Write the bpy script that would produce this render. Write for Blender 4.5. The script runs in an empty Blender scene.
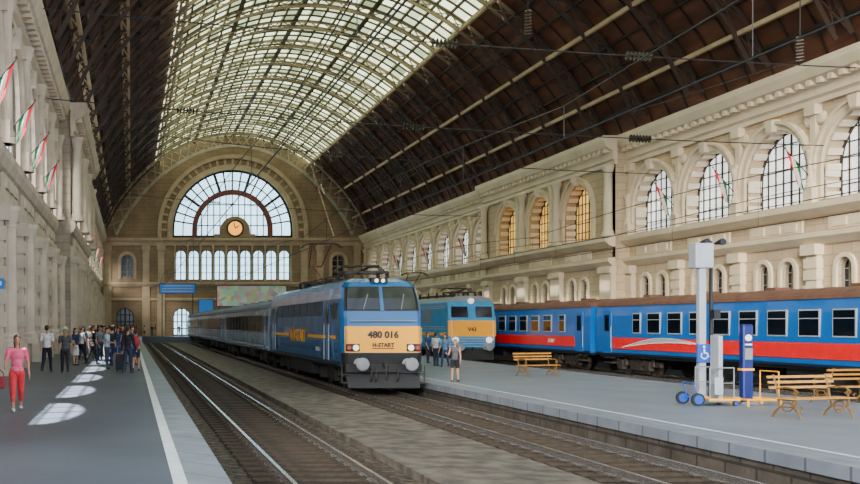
import bpy, bmesh, math, random
from mathutils import Vector, Matrix
from mathutils.geometry import tessellate_polygon
R=random.Random(7); PI=math.pi
C=bpy.context.scene.collection
F=980.; VX,VY=131.,324.; EYE=2.5
ORD=['first','second','third','fourth','fifth','sixth','seventh','eighth','ninth','tenth','eleventh','twelfth','thirteenth','fourteenth','fifteenth','sixteenth','seventeenth','eighteenth','nineteenth','twentieth']
ORD+=['twenty-'+q for q in ORD[:9]]+['thirtieth']+['thirty-'+q for q in ORD[:9]]+['fortieth']+['forty-'+q for q in ORD[:9]]
def P(px,py,Y): return Vector(((px-VX)*Y/F, Y, EYE+(VY-py)*Y/F))
# ------------------------------------------------------------ materials
def mat(name,col,rough=.6,metal=0.,var=0.,scale=3.,bump=0.,col2=None,emit=0.,coat=0.,stretch=None,objcol=False,joints=None):
    m=bpy.data.materials.new(name); m.use_nodes=True
    nt=m.node_tree; N=nt.nodes; L=nt.links; b=N['Principled BSDF']
    b.inputs['Roughness'].default_value=rough; b.inputs['Metallic'].default_value=metal
    b.inputs['Base Color'].default_value=(*col,1)
    if coat: b.inputs['Coat Weight'].default_value=coat
    src=None
    if objcol:
        oi=N.new('ShaderNodeObjectInfo'); src=oi.outputs['Color']
    if var or col2 or bump or joints:
        tc=N.new('ShaderNodeTexCoord'); mp=N.new('ShaderNodeMapping'); L.new(tc.outputs['Object'],mp.inputs[0])
        if stretch: mp.inputs['Scale'].default_value=stretch
        nz=N.new('ShaderNodeTexNoise'); nz.inputs['Scale'].default_value=scale; nz.inputs['Detail'].default_value=6
        L.new(mp.outputs[0],nz.inputs['Vector'])
        if var or col2:
            mx=N.new('ShaderNodeMix'); mx.data_type='RGBA'
            c2=col2 or tuple(max(0,c*(1-var)) for c in col)
            rp=N.new('ShaderNodeValToRGB'); rp.color_ramp.elements[0].position=.35; rp.color_ramp.elements[1].position=.65
            L.new(nz.outputs['Fac'],rp.inputs[0]); L.new(rp.outputs[0],mx.inputs[0])
            mx.inputs[6].default_value=(*c2,1); mx.inputs[7].default_value=(*col,1)
            if objcol:
                mx.blend_type='MULTIPLY'; nt.links.remove(mx.inputs[0].links[0])
                L.new(src,mx.inputs[6]); L.new(rp.outputs[0],mx.inputs[7]); mx.inputs[0].default_value=.25
            src=mx.outputs[2]
        if joints:
            bw,bh,dark=joints
            sx=N.new('ShaderNodeSeparateXYZ'); L.new(tc.outputs['Object'],sx.inputs[0])
            ad=N.new('ShaderNodeMath'); ad.operation='ADD'; L.new(sx.outputs[0],ad.inputs[0]); L.new(sx.outputs[1],ad.inputs[1])
            cb=N.new('ShaderNodeCombineXYZ'); L.new(ad.outputs[0],cb.inputs[0]); L.new(sx.outputs[2],cb.inputs[1])
            br=N.new('ShaderNodeTexBrick'); L.new(cb.outputs[0],br.inputs['Vector']); br.inputs['Scale'].default_value=1
            br.inputs['Brick Width'].default_value=bw; br.inputs['Row Height'].default_value=bh; br.inputs['Mortar Size'].default_value=.03
            br.inputs['Color1'].default_value=(1,1,1,1); br.inputs['Color2'].default_value=(.93,.93,.93,1); br.inputs['Mortar'].default_value=(dark,dark,dark,1)
            m2=N.new('ShaderNodeMix'); m2.data_type='RGBA'; m2.blend_type='MULTIPLY'; m2.inputs[0].default_value=1
            if src: L.new(src,m2.inputs[6])
            else: m2.inputs[6].default_value=(*col,1)
            L.new(br.outputs[0],m2.inputs[7]); src=m2.outputs[2]
        if bump:
            bp=N.new('ShaderNodeBump'); bp.inputs['Strength'].default_value=bump; bp.inputs['Distance'].default_value=.05
            n2=N.new('ShaderNodeTexNoise'); n2.inputs['Scale'].default_value=scale*6; L.new(mp.outputs[0],n2.inputs['Vector'])
            L.new(n2.outputs['Fac'],bp.inputs['Height']); L.new(bp.outputs[0],b.inputs['Normal'])
    if src: L.new(src,b.inputs['Base Color'])
    if emit:
        b.inputs['Emission Strength'].default_value=emit
        if src: L.new(src,b.inputs['Emission Color'])
        else: b.inputs['Emission Color'].default_value=(*col,1)
    return m
M={}
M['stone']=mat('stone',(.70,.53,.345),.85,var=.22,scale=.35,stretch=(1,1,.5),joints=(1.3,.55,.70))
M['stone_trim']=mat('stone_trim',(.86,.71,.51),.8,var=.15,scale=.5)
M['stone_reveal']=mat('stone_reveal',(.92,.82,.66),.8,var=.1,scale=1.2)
M['stone_left']=mat('stone_left',(.42,.33,.25),.85,var=.3,scale=.8,bump=.1,joints=(1.2,.5,.7))  # left side's shade put into the stone colour, darker than the right wall
M['stone_left_trim']=mat('stone_left_trim',(.60,.49,.38),.85,var=.25,scale=1.2)  # trim colour darkened likewise for the shaded left wall
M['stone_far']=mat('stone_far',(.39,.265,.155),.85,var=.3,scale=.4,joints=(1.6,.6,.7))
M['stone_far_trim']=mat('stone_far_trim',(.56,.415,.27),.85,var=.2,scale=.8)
M['timber']=mat('roof_boards',(.19,.066,.028),.7,col2=(.065,.023,.011),scale=1.2,stretch=(1,.25,1))
M['purlin']=mat('purlin_paint',(.025,.013,.009),.6,var=.3,scale=2)
M['beige_iron']=mat('beige_iron',(.60,.45,.27),.6,var=.25,scale=1)
M['bar_iron']=mat('glazing_bar_iron',(.12,.085,.04),.6,var=.3,scale=1)
M['pale_iron']=mat('pale_iron',(.50,.43,.32),.6,var=.3,scale=1)
M['dark_frame']=mat('window_frame',(.04,.03,.026),.6,var=.2)
M['pale_frame']=mat('pale_window_frame',(.35,.31,.26),.6,var=.2)
M['red_frame']=mat('red_brown_frame',(.20,.05,.035),.6,var=.2)
M['glass_dark']=mat('dark_glass',(.010,.012,.018),.12,var=.2)
M['glass_train']=mat('train_glass',(.004,.006,.010),.08,var=.1)
M['glow']=mat('bright_glass',(.84,.86,.84),.4,emit=2.0,var=.3,scale=.6)  # panes emit by themselves, in place of daylight behind them
M['glow_far']=mat('far_bright_glass',(.50,.80,1.0),.4,emit=3.4,var=.2,scale=.2)  # end-wall panes emit their own light instead of passing daylight
M['glow_yellow']=mat('amber_glass',(.95,.54,.13),.4,emit=1.5,var=.45,scale=.7)  # amber panes with the light put into them as emission
M['amber_dial']=mat('amber_dial',(1.,.38,.03),.4,emit=1.8)
M['asphalt']=mat('platform_asphalt',(.082,.100,.138),.45,var=.25,scale=.5,bump=.06)
M['asphalt_r']=mat('platform_paving',(.18,.22,.29),.45,var=.2,scale=.6,bump=.06)
M['coping']=mat('coping_stone',(.22,.255,.31),.55,var=.25,scale=1.5,bump=.1,joints=(1.0,9,.45))
M['kerb']=mat('kerb_masonry',(.10,.086,.07),.8,var=.5,scale=2,bump=.4,joints=(.9,.4,.35))
M['white_paint']=mat('white_line',(.72,.76,.80),.6,var=.2,scale=4)
M['ballast']=mat('ballast',(.14,.105,.072),.95,col2=(.010,.008,.007),scale=5,bump=1.)
M['dirt']=mat('track_walkway',(.155,.13,.105),.9,col2=(.045,.038,.031),scale=2.2,bump=.6)
M['rail_side']=mat('rail_steel',(.62,.62,.63),.22,metal=.9,var=.15,scale=6)
M['sleeper']=mat('sleeper',(.05,.034,.022),.9,var=.5,scale=6,bump=.5)
M['loco_blue']=mat('locomotive_blue',(.006,.105,.30),.25,coat=.4,var=.12,scale=1.2)
M['coach_blue']=mat('coach_blue',(.002,.125,.48),.3,coat=.2,var=.1,scale=1)
M['old_blue']=mat('old_locomotive_blue',(.03,.28,.58),.4,coat=.2,var=.12)
M['red']=mat('coach_red',(.82,.006,.010),.4,var=.08)
M['yellow']=mat('warning_yellow',(1.,.42,.005),.4,var=.05)
M['coach_grey']=mat('coach_grey',(.22,.31,.42),.25,coat=.3,var=.2,scale=.8)
M['coach_navy']=mat('coach_navy',(.010,.022,.05),.3,var=.2)
M['roof_rust']=mat('coach_roof_rust',(.15,.065,.04),.8,var=.3,scale=2)
M['roof_grey']=mat('coach_roof_grey',(.13,.16,.20),.7,var=.3,scale=2)
M['black']=mat('black_running_gear',(.010,.010,.011),.6,var=.4,scale=5)
M['grime']=mat('grimy_iron',(.04,.03,.024),.7,var=.5,scale=5)
M['wheel']=mat('wheel_steel',(.09,.075,.065),.45,metal=.6,var=.3,scale=4)
M['white']=mat('white_enamel',(.85,.85,.85),.4)
M['text_dark']=mat('dark_lettering',(.006,.008,.022),.5)
M['lamp_on']=mat('lamp_lens',(.95,.9,.75),.2,emit=.8)
M['red_lamp']=mat('red_lens',(.5,.02,.02),.2)
M['grey_paint']=mat('grey_paint',(.22,.24,.26),.45,var=.15)
M['light_grey']=mat('light_grey_paint',(.38,.42,.47),.45,var=.15)
M['dark_metal']=mat('dark_metal',(.02,.02,.024),.45,metal=.3,var=.2)
M['wood']=mat('varnished_slats',(.60,.27,.04),.4,var=.4,scale=8,stretch=(1,6,6))
M['gold_iron']=mat('bench_cast_iron',(.24,.13,.035),.4,metal=.3,var=.3,scale=9)
M['blue_sign']=mat('deep_blue_sign',(.003,.012,.13),.35,var=.1)
M['sign_blue']=mat('board_blue',(.005,.13,.45),.4,emit=.4)
M['trolley_blue']=mat('trolley_blue',(.005,.07,.40),.4)
M['insulator']=mat('ceramic_insulator',(.04,.03,.028),.25)
M['wire']=mat('wire',(.03,.03,.03),.5,metal=.3)
M['skin']=mat('skin',(.62,.38,.27),.6,objcol=True,var=.1)
M['cloth']=mat('cloth',(.5,.5,.5),.85,objcol=True,var=.3,scale=12)
M['rubber']=mat('rubber',(.015,.015,.017),.8)
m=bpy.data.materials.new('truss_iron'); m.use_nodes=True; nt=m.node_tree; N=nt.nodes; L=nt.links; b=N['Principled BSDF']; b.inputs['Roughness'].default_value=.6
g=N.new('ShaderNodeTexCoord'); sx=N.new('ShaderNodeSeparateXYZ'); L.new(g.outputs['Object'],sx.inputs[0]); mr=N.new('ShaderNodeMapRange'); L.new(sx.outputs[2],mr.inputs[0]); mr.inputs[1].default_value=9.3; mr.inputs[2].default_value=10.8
rp=N.new('ShaderNodeValToRGB'); L.new(mr.outputs[0],rp.inputs[0]); rp.color_ramp.elements[0].color=(.055,.03,.018,1); rp.color_ramp.elements[1].color=(.26,.19,.10,1); L.new(rp.outputs[0],b.inputs['Base Color']); M['iron']=m  # roof shade put into the colour: brown low down, beige in the skylit crown
m=bpy.data.materials.new('clear_pane'); m.use_nodes=True; nt=m.node_tree; nt.nodes.clear()
o_=nt.nodes.new('ShaderNodeOutputMaterial'); tr=nt.nodes.new('ShaderNodeBsdfTransparent'); tr.inputs[0].default_value=(.95,.97,1,1)
gl=nt.nodes.new('ShaderNodeBsdfGlossy'); gl.inputs['Roughness'].default_value=.1; mx=nt.nodes.new('ShaderNodeMixShader'); mx.inputs[0].default_value=.12
nt.links.new(tr.outputs[0],mx.inputs[1]); nt.links.new(gl.outputs[0],mx.inputs[2]); nt.links.new(mx.outputs[0],o_.inputs[0]); M['clear']=m
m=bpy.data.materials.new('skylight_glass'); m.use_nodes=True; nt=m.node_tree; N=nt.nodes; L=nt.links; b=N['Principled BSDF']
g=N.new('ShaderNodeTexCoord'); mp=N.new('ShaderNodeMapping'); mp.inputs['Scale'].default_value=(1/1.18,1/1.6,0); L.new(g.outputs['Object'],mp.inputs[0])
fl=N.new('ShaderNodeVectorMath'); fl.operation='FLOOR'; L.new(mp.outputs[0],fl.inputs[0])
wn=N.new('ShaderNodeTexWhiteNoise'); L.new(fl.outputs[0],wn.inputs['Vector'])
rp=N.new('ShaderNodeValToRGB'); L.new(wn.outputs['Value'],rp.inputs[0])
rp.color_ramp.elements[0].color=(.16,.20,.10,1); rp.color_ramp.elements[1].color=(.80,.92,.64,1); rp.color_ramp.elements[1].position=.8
L.new(rp.outputs[0],b.inputs['Base Color']); L.new(rp.outputs[0],b.inputs['Emission Color']); b.inputs['Emission Strength'].default_value=3.0; b.inputs['Roughness'].default_value=.5  # panes emit and light the hall, standing in for daylight through translucent glass
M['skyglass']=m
m=bpy.data.materials.new('flag_cloth'); m.use_nodes=True; nt=m.node_tree; N=nt.nodes; L=nt.links; b=N['Principled BSDF']
g=N.new('ShaderNodeUVMap'); g.uv_map='UVMap'; sx=N.new('ShaderNodeSeparateXYZ'); L.new(g.outputs[0],sx.inputs[0]); rp=N.new('ShaderNodeValToRGB'); rp.color_ramp.interpolation='CONSTANT'
e=rp.color_ramp.elements; e[0].color=(.006,.13,.035,1); e[1].position=.34; e[1].color=(.7,.7,.66,1); e3=e.new(.67); e3.color=(.75,.01,.015,1)
L.new(sx.outputs[0],rp.inputs[0]); L.new(rp.outputs[0],b.inputs['Base Color']); b.inputs['Roughness'].default_value=.8; M['flag']=m
m=bpy.data.materials.new('poster_print'); m.use_nodes=True; nt=m.node_tree; N=nt.nodes; L=nt.links; b=N['Principled BSDF']
g=N.new('ShaderNodeTexCoord'); vo=N.new('ShaderNodeTexVoronoi'); vo.inputs['Scale'].default_value=1.3; L.new(g.outputs['Object'],vo.inputs['Vector'])
mxx=N.new('ShaderNodeMix'); mxx.data_type='RGBA'; mxx.inputs[0].default_value=.5; L.new(vo.outputs['Color'],mxx.inputs[6]); mxx.inputs[7].default_value=(.85,.70,.62,1)
L.new(mxx.outputs[2],b.inputs['Base Color']); b.inputs['Roughness'].default_value=.5; M['poster']=m

# ------------------------------------------------------------ mesh builder
class MB:
    def __init__(s): s.v=[]; s.f=[]
    def add(s,vs,fs):
        n=len(s.v); s.v+=[tuple(v) for v in vs]; s.f+=[tuple(i+n for i in f) for f in fs]; return s
    def hexa(s,p): return s.add(p,[(0,1,2,3),(7,6,5,4),(0,4,5,1),(1,5,6,2),(2,6,7,3),(3,7,4,0)])
    def box(s,x0,x1,y0,y1,z0,z1):
        return s.hexa([(x0,y0,z0),(x1,y0,z0),(x1,y1,z0),(x0,y1,z0),(x0,y0,z1),(x1,y0,z1),(x1,y1,z1),(x0,y1,z1)])
    def bar(s,a,b,w,h=None,up=(0,0,1)):
        h=h or w; a=Vector(a); b=Vector(b); d=(b-a)
        if d.length<1e-6: return s
        d.normalize(); up=Vector(up)
        if abs(d.dot(up))>.98: up=Vector((0,1,0))
        r=d.cross(up).normalized()*w/2; u=r.cross(d).normalized()*h/2
        return s.hexa([a-r-u,a+r-u,a+r+u,a-r+u,b-r-u,b+r-u,b+r+u,b-r+u])
    def tube(s,a,b,r0,r1=None,n=8,cap=True):
        r1=r0 if r1 is None else r1; a=Vector(a); b=Vector(b); d=(b-a)
        if d.length<1e-6: return s
        d.normalize(); up=Vector((0,0,1)) if abs(d.z)<.95 else Vector((0,1,0))
        x=d.cross(up).normalized(); y=x.cross(d)
        vs=[]
        for c,r in((a,r0),(b,r1)):
            for i in range(n):
                t=2*PI*i/n; vs.append(c+x*(r*math.cos(t))+y*(r*math.sin(t)))
        fs=[(i,(i+1)%n,n+(i+1)%n,n+i) for i in range(n)]
        if cap: fs+=[tuple(range(n)),tuple(range(2*n-1,n-1,-1))]
        return s.add(vs,fs)
    def path(s,pts,r,n=6):
        for i in range(len(pts)-1): s.tube(pts[i],pts[i+1],r,r,n)
        return s
    def lathe(s,c,prof,n=16,axis='z'):
        vs=[];
        for r,z in prof:
            for i in range(n):
                t=2*PI*i/n; a,b=r*math.cos(t),r*math.sin(t)
                if axis=='z': vs.append((c[0]+a,c[1]+b,c[2]+z))
                elif axis=='y': vs.append((c[0]+a,c[1]+z,c[2]+b))
                else: vs.append((c[0]+z,c[1]+a,c[2]+b))
        fs=[]
        for k in range(len(prof)-1):
            for i in range(n):
                j=(i+1)%n; fs.append((k*n+i,k*n+j,(k+1)*n+j,(k+1)*n+i))
        fs+=[tuple(range(n)),tuple(range(len(prof)*n-1,(len(prof)-1)*n-1,-1))]
        return s.add(vs,fs)
    def ell(s,c,rx,ry,rz,n=12,m=8):
        vs=[(c[0],c[1],c[2]-rz)];
        for k in range(1,m):
            p=-PI/2+PI*k/m
            for i in range(n):
                t=2*PI*i/n; vs.append((c[0]+rx*math.cos(p)*math.cos(t),c[1]+ry*math.cos(p)*math.sin(t),c[2]+rz*math.sin(p)))
        vs.append((c[0],c[1],c[2]+rz)); fs=[]
        for i in range(n): fs.append((0,1+(i+1)%n,1+i))
        for k in range(m-2):
            for i in range(n):
                a=1+k*n; fs.append((a+i,a+(i+1)%n,a+n+(i+1)%n,a+n+i))
        a=1+(m-2)*n
        for i in range(n): fs.append((a+i,a+(i+1)%n,len(vs)-1))
        return s.add(vs,fs)
    def prism(s,poly,axis,a,b):
        def q(p,t):
            return (t,p[0],p[1]) if axis=='x' else ((p[0],t,p[1]) if axis=='y' else (p[0],p[1],t))
        n=len(poly); vs=[q(p,a) for p in poly]+[q(p,b) for p in poly]
        fs=[(i,(i+1)%n,n+(i+1)%n,n+i) for i in range(n)]+[tuple(range(n)),tuple(range(2*n-1,n-1,-1))]
        return s.add(vs,fs)
    def build(s,name,m,parent=None,world=False,smooth=False,bevel=0,**kw):
        off=Vector((0,0,0))
        if world and parent is not None: off=parent.location
        me=bpy.data.meshes.new(name); me.from_pydata([(v[0]-off[0],v[1]-off[1],v[2]-off[2]) for v in s.v],[],s.f)
        bm=bmesh.new(); bm.from_mesh(me); bmesh.ops.recalc_face_normals(bm,faces=bm.faces); bm.to_mesh(me); bm.free()
        me.materials.append(M[m] if isinstance(m,str) else m)
        if smooth:
            for p in me.polygons: p.use_smooth=True
        o=bpy.data.objects.new(name,me); C.objects.link(o)
        if parent is not None: o.parent=parent
        if bevel:
            md=o.modifiers.new('b','BEVEL'); md.width=bevel; md.segments=2; md.limit_method='ANGLE'
        for k,v in kw.items(): o[k]=v
        return o
def thing(name,label,cat,loc=(0,0,0),rz=0,group=None):
    o=bpy.data.objects.new(name,None); C.objects.link(o); o.location=loc; o.rotation_euler=(0,0,rz); o.empty_display_size=.3
    o['label']=label; o['category']=cat
    if group: o['group']=group
    return o
def struct(o,label):
    o['kind']='structure'; o['label']=label; o['category']='structure'; return o
def dup(o,loc=None,rz=None,label=None,group=None,parent=None):
    c=o.copy(); C.objects.link(c)
    if parent is not None: c.parent=parent
    for ch in list(o.children): dup(ch,parent=c)
    if loc is not None: c.location=loc
    if rz is not None: c.rotation_euler=(0,0,rz)
    if label: c['label']=label
    if group: c['group']=group
    return c
def text(s,size,m,parent,loc,rot,name='lettering',ext=.006,align='CENTER',shear=0,weight=0):
    cu=bpy.data.curves.new(name,'FONT'); cu.body=s; cu.size=size; cu.extrude=ext; cu.align_x=align; cu.shear=shear; cu.offset=weight; cu.resolution_u=3
    cu.materials.append(M[m]); o=bpy.data.objects.new(name,cu); C.objects.link(o); o.parent=parent; o.location=loc; o.rotation_euler=rot
    return o
# ------------------------------------------------------------ facades
def plate(mb,outer,holes,fm,d0,d1):
    loops=[outer]+holes; tess=tessellate_polygon([[Vector((u,v,0)) for u,v in l] for l in loops])
    flat=[p for l in loops for p in l]; n=len(flat)
    vs=[fm(u,v,d0) for u,v in flat]+[fm(u,v,d1) for u,v in flat]
    fs=[tuple(t) for t in tess]+[tuple(i+n for i in reversed(t)) for t in tess]
    k=0
    for l in loops:
        for i in range(len(l)):
            a=k+i; b=k+(i+1)%len(l); fs.append((a,b,b+n,a+n))
        k+=len(l)
    mb.add(vs,fs)
def arch(u0,r,zs,zb,n=16):
    return [(u0-r,zb),(u0+r,zb)]+[(u0+r*math.cos(PI*i/n),zs+r*math.sin(PI*i/n)) for i in range(n+1)]
def rect(a,b,c,d): return [(a,c),(b,c),(b,d),(a,d)]
def fbox(mb,fm,u0,u1,z0,z1,d0,d1):
    mb.hexa([fm(u0,z0,d0),fm(u1,z0,d0),fm(u1,z0,d1),fm(u0,z0,d1),fm(u0,z1,d0),fm(u1,z1,d0),fm(u1,z1,d1),fm(u0,z1,d1)])
def fprof(mb,fm,pts,u0,u1):
    n=len(pts); vs=[fm(u0,z,d) for d,z in pts]+[fm(u1,z,d) for d,z in pts]
    mb.add(vs,[(i,(i+1)%n,n+(i+1)%n,n+i) for i in range(n)]+[tuple(range(n)),tuple(range(2*n-1,n-1,-1))])
def band(mb,fm,u0,r0,r1,zs,zb,d0,d1,n=16):
    def line(r): return [(u0+r,zb)]+[(u0+r*math.cos(PI*i/n),zs+r*math.sin(PI*i/n)) for i in range(n+1)]+[(u0-r,zb)]
    a=line(r0); b=line(r1)
    for i in range(len(a)-1):
        q=[a[i],b[i],b[i+1],a[i+1]]
        mb.hexa([fm(*p,d0) for p in q]+[fm(*p,d1) for p in q])
WN=[0]
def window(fm,u0,r,zs,zb,d,pane,frame='dark_frame',nv=5,nh=4,label='',parent=None,bw=.07):
    WN[0]+=1; f=MB(); band(f,fm,u0,r-.14,r,zs,zb,d-.06,d+.02); fbox(f,fm,u0-r,u0+r,zb,zb+.14,d-.06,d+.02)
    for i in range(1,nv+1):
        u=-r+2*r*i/(nv+1); w=bw*(1.8 if (nv%2 and i==(nv+1)//2) else 1)
        fbox(f,fm,u0+u-w/2,u0+u+w/2,zb,zs+math.sqrt(max(0,r*r-u*u))-.05,d-.05,d+.01)
    for j in range(1,nh+1):
        z=zb+(zs+r-zb)*j/(nh+1); hw=r if z<=zs else math.sqrt(max(.01,r*r-(z-zs)**2))
        fbox(f,fm,u0-hw+.05,u0+hw-.05,z-bw/2,z+bw/2,d-.04,d+.015)
    o=f.build('window_%d'%WN[0],frame)
    struct(o,label)
    p=MB(); a=arch(u0,r-.02,zs,zb); n=len(a); p.add([fm(u,v,d+.04) for u,v in a]+[fm(u,v,d+.07) for u,v in a],[tuple(range(n)),tuple(range(2*n-1,n-1,-1))]+[(i,(i+1)%n,n+(i+1)%n,n+i) for i in range(n)])
    p.build('pane',pane,o); return o
def column(mb,fm,u,z0,z1,d,r):
    c=fm(u,z0,d); h=z1-z0
    mb.lathe(c,[(r*1.5,0),(r*1.5,.2),(r*1.25,.25),(r*1.3,.4),(r,.5),(r*.86,h-.75),(r*.95,h-.7),(r*.9,h-.62),(r*1.35,h-.2),(r*1.45,h-.15),(r*1.45,h)],12)
def facade(side,fm,segs,thick,st,tr,wd,left):
    pl=MB(); A_=(2.45,10.75,8.95) if left else (2.62,10.6,8.95); SW=.55; SZ,SB=5.35,4.1; P_=(2.1,11.1,9.0) if left else (2.35,11.0,8.95)
    def blind(c): return left and c<16  # near bay out of view, left windowless to keep a sun patch off
    for kind,a,b,cs in segs:
        bounds=[a]+[(cs[i]+cs[i+1])/2 for i in range(len(cs)-1)]+[b]
        off=0 if kind=='A' else -1.0
        R0,ZS,ZB=A_ if kind=='A' else P_
        for i,c in enumerate(cs):
            hs=[arch(c-1.05,SW,SZ,SB,8),arch(c+1.05,SW,SZ,SB,8)]
            if not blind(c): hs.append(arch(c,R0,ZS,ZB))
            if left: hs.append(arch(c,1.05,3.0,.75,10))
            plate(pl,rect(bounds[i],bounds[i+1],.0,16.0),hs,fm,off,off+thick)
        if off:
            fbox(pl,fm,a-.02,a+.4,.0,16,off,thick); fbox(pl,fm,b-.4,b+.02,.0,16,off,thick)
    root=pl.build('wall_'+side,st); struct(root,'%s stone side wall of the station hall with tall arches'%side)
    k=0
    for kind,a,b,cs in segs:
        bounds=[a]+[(cs[i]+cs[i+1])/2 for i in range(len(cs)-1)]+[b]
        off=0 if kind=='A' else -1.0
        R0,ZS,ZB=A_ if kind=='A' else P_
        pj=.3 if left else .75
        m=MB(); fprof(m,fm,[(off,13.95),(off-.2,13.95),(off-.2,14.2),(off-.35,14.35),(off-.3,14.4),(off-.3,14.9),(off-.8,15.2),(off-1.0,15.65),(off-1.0,16.0),(off,16.0)],a-(.3 if off else 0),b+(.3 if off else 0))
        u=a
        while u<b-.3:
            fbox(m,fm,u+.1,u+.42,14.85,15.25,off-.7,off-.2); u+=.8
        m.build('cornice',tr,root)
        m=MB(); fprof(m,fm,[(off,8.05),(off-pj*.5,8.15),(off-pj,8.45),(off-pj,8.75),(off,8.85)],a,b); m.build('belt_cornice',tr,root)
        m=MB(); fprof(m,fm,[(off,6.6),(off-.15,6.65),(off-pj*.7,7.0),(off-pj*.7,7.25),(off,7.3)],a,b); m.build('string_course',tr,root)
        m=MB(); fprof(m,fm,[(off,.0),(off-.3,.0),(off-.3,1.5),(off-.15,1.65),(off,1.65)],a,b)
        if not left: m.build('plinth',tr,root)
        for i,c in enumerate(cs):
            m=MB(); band(m,fm,c,R0,R0+.42,ZS,ZB,off-.18,off+.05); band(m,fm,c,R0+.32,R0+.47,ZS,ZS-.1,off-.34,off)
            m.hexa([fm(c-.22,ZS+R0-.1,off-.45),fm(c+.22,ZS+R0-.1,off-.45),fm(c+.22,ZS+R0-.1,off),fm(c-.22,ZS+R0-.1,off),fm(c-.34,ZS+R0+.55,off-.5),fm(c+.34,ZS+R0+.55,off-.5),fm(c+.34,ZS+R0+.55,off),fm(c-.34,ZS+R0+.55,off)])
            m.build('archivolt',tr,root)
            if not left:
                m=MB(); dp=wd-.05
                for q in range(11):
                    t=PI*q/10; r=R0-.02; cu,cz=c+r*math.cos(t),ZS+r*math.sin(t)
                    tu,tz=-math.sin(t)*.17,math.cos(t)*.17; nu,nz=-math.cos(t)*.12,-math.sin(t)*.12
                    m.hexa([fm(cu-tu,cz-tz,off+.05),fm(cu+tu,cz+tz,off+.05),fm(cu+tu+nu,cz+tz+nz,off+.05),fm(cu-tu+nu,cz-tz+nz,off+.05),fm(cu-tu,cz-tz,off+dp),fm(cu+tu,cz+tz,off+dp),fm(cu+tu+nu,cz+tz+nz,off+dp),fm(cu-tu+nu,cz-tz+nz,off+dp)])
                for zz in(9.0,9.55,10.1):
                    for s in(-1,1): fbox(m,fm,min(c+s*R0,c+s*(R0-.1)),max(c+s*R0,c+s*(R0-.1)),zz,zz+.34,off+.05,off+dp)
                m.build('soffit_coffers','stone_reveal',root)
            for s in(-1.05,1.05):
                m=MB(); band(m,fm,c+s,SW,SW+.22,SZ,SB-.1,off-.14,off,8); fbox(m,fm,c+s-.85,c+s+.85,SB-.3,SB-.05,off-.24,off); m.build('window_surround',tr,root)
            m=MB(); fbox(m,fm,c-2.2,c+2.2,7.35,8.0,off-.1,off)
            for s in(-1.35,0,1.35): fbox(m,fm,c+s-.5,c+s+.5,7.47,7.88,off-.18,off)
            sg=-1 if not left else 1
            for s in(-1,1):
                if kind=='A': m.lathe(fm(c+s*2.72,13.2,off),[(.34,0),(.34,sg*.12),(.2,sg*.2),(.02,sg*.2)],12,'x')
            m.build('relief_panel',tr,root)
            nm='%s arched window of the %s wall, %s from the near end'%('amber' if off and not left else 'tall',side,ORD[k])
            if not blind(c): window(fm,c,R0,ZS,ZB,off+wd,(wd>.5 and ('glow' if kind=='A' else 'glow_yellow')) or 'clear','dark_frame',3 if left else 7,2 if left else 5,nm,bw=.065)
            for s,w_ in((-1.05,'nearer'),(1.05,'farther')):
                window(fm,c+s,SW,SZ,SB,off+.22,'glass_dark','pale_frame',1,2,'%s small window under %s tall window of the %s wall'%(w_,ORD[k],side),bw=.05)
            if left: window(fm,c,1.05,3.0,.75,off+.18,'glass_dark','dark_frame',3,3,'dark arched doorway, %s along the left wall'%ORD[k],bw=.08)
            k+=1
        for i,u in enumerate(bounds):
            if off:
                for s in(-.42,.42):
                    uu=min(max(u+s,a+.35),b-.35)
                    m=MB(); column(m,fm,uu,8.8,13.95,off-.35,.30); m.build('engaged_column',tr,root,smooth=True)
                m=MB(); uu=min(max(u,a+.8),b-.8); fbox(m,fm,uu-.85,uu+.85,1.6,6.6,off-.35,off); fbox(m,fm,uu-.95,uu+.95,6.2,6.65,off-.5,off); fbox(m,fm,uu-.95,uu+.95,0.35,1.7,off-.5,off); m.build('pilaster',tr,root)
            else:
                uu=min(max(u,a+.4),b-.4); m=MB()
                fbox(m,fm,uu-.2,uu+.2,8.8,13.95,off-.22,off); fbox(m,fm,uu-.4,uu+.4,13.4,13.95,off-.4,off); fbox(m,fm,uu-.34,uu+.34,8.8,9.6,off-.5,off)
                column(m,fm,uu,9.6,11.6,off-.3,.17); fbox(m,fm,uu-.28,uu+.28,11.6,11.8,off-.5,off)
                if left: column(m,fm,uu,8.8,13.95,off-.3,.26)
                m.build('pilaster',tr,root); m=MB()
                fbox(m,fm,uu-.42,uu+.42,1.6,6.6,off-.28,off); fbox(m,fm,uu-.55,uu+.55,6.1,6.65,off-.5,off); fbox(m,fm,uu-.55,uu+.55,.35,1.7,off-.45,off)
                for z in(2.4,3.2,4.0,4.8,5.4): fbox(m,fm,uu-.5,uu+.5,z,z+.5,off-.36,off)
                if left: column(m,fm,uu,1.7,6.6,off-.45,.26)
                m.build('lower_pilaster',tr,root)
    return root
XR,XL,YF=35.8,-4.7,150.
fr=lambda u,v,d:(XR+d,u,v)
fl_=lambda u,v,d:(XL-d,u,v)
ff=lambda u,v,d:(u,YF+d,v)
B=6.35
facade('right',fr,[('A',25.8,70.4,[28.95+B*i for i in range(7)]),('P',70.4,96,[76.2,83.2,90.2]),('A',96,150,[99.4+B*i for i in range(8)])],1.1,'stone','stone_trim',.85,False)
facade('left',fl_,[('A',8.9,60,[56.6-B*i for i in range(7,-1,-1)]),('P',60,84,[65.2,72,78.8]),('A',84,150,[87.4+B*i for i in range(10)])],.3,'stone_left','stone_left_trim',.15,True)
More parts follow.
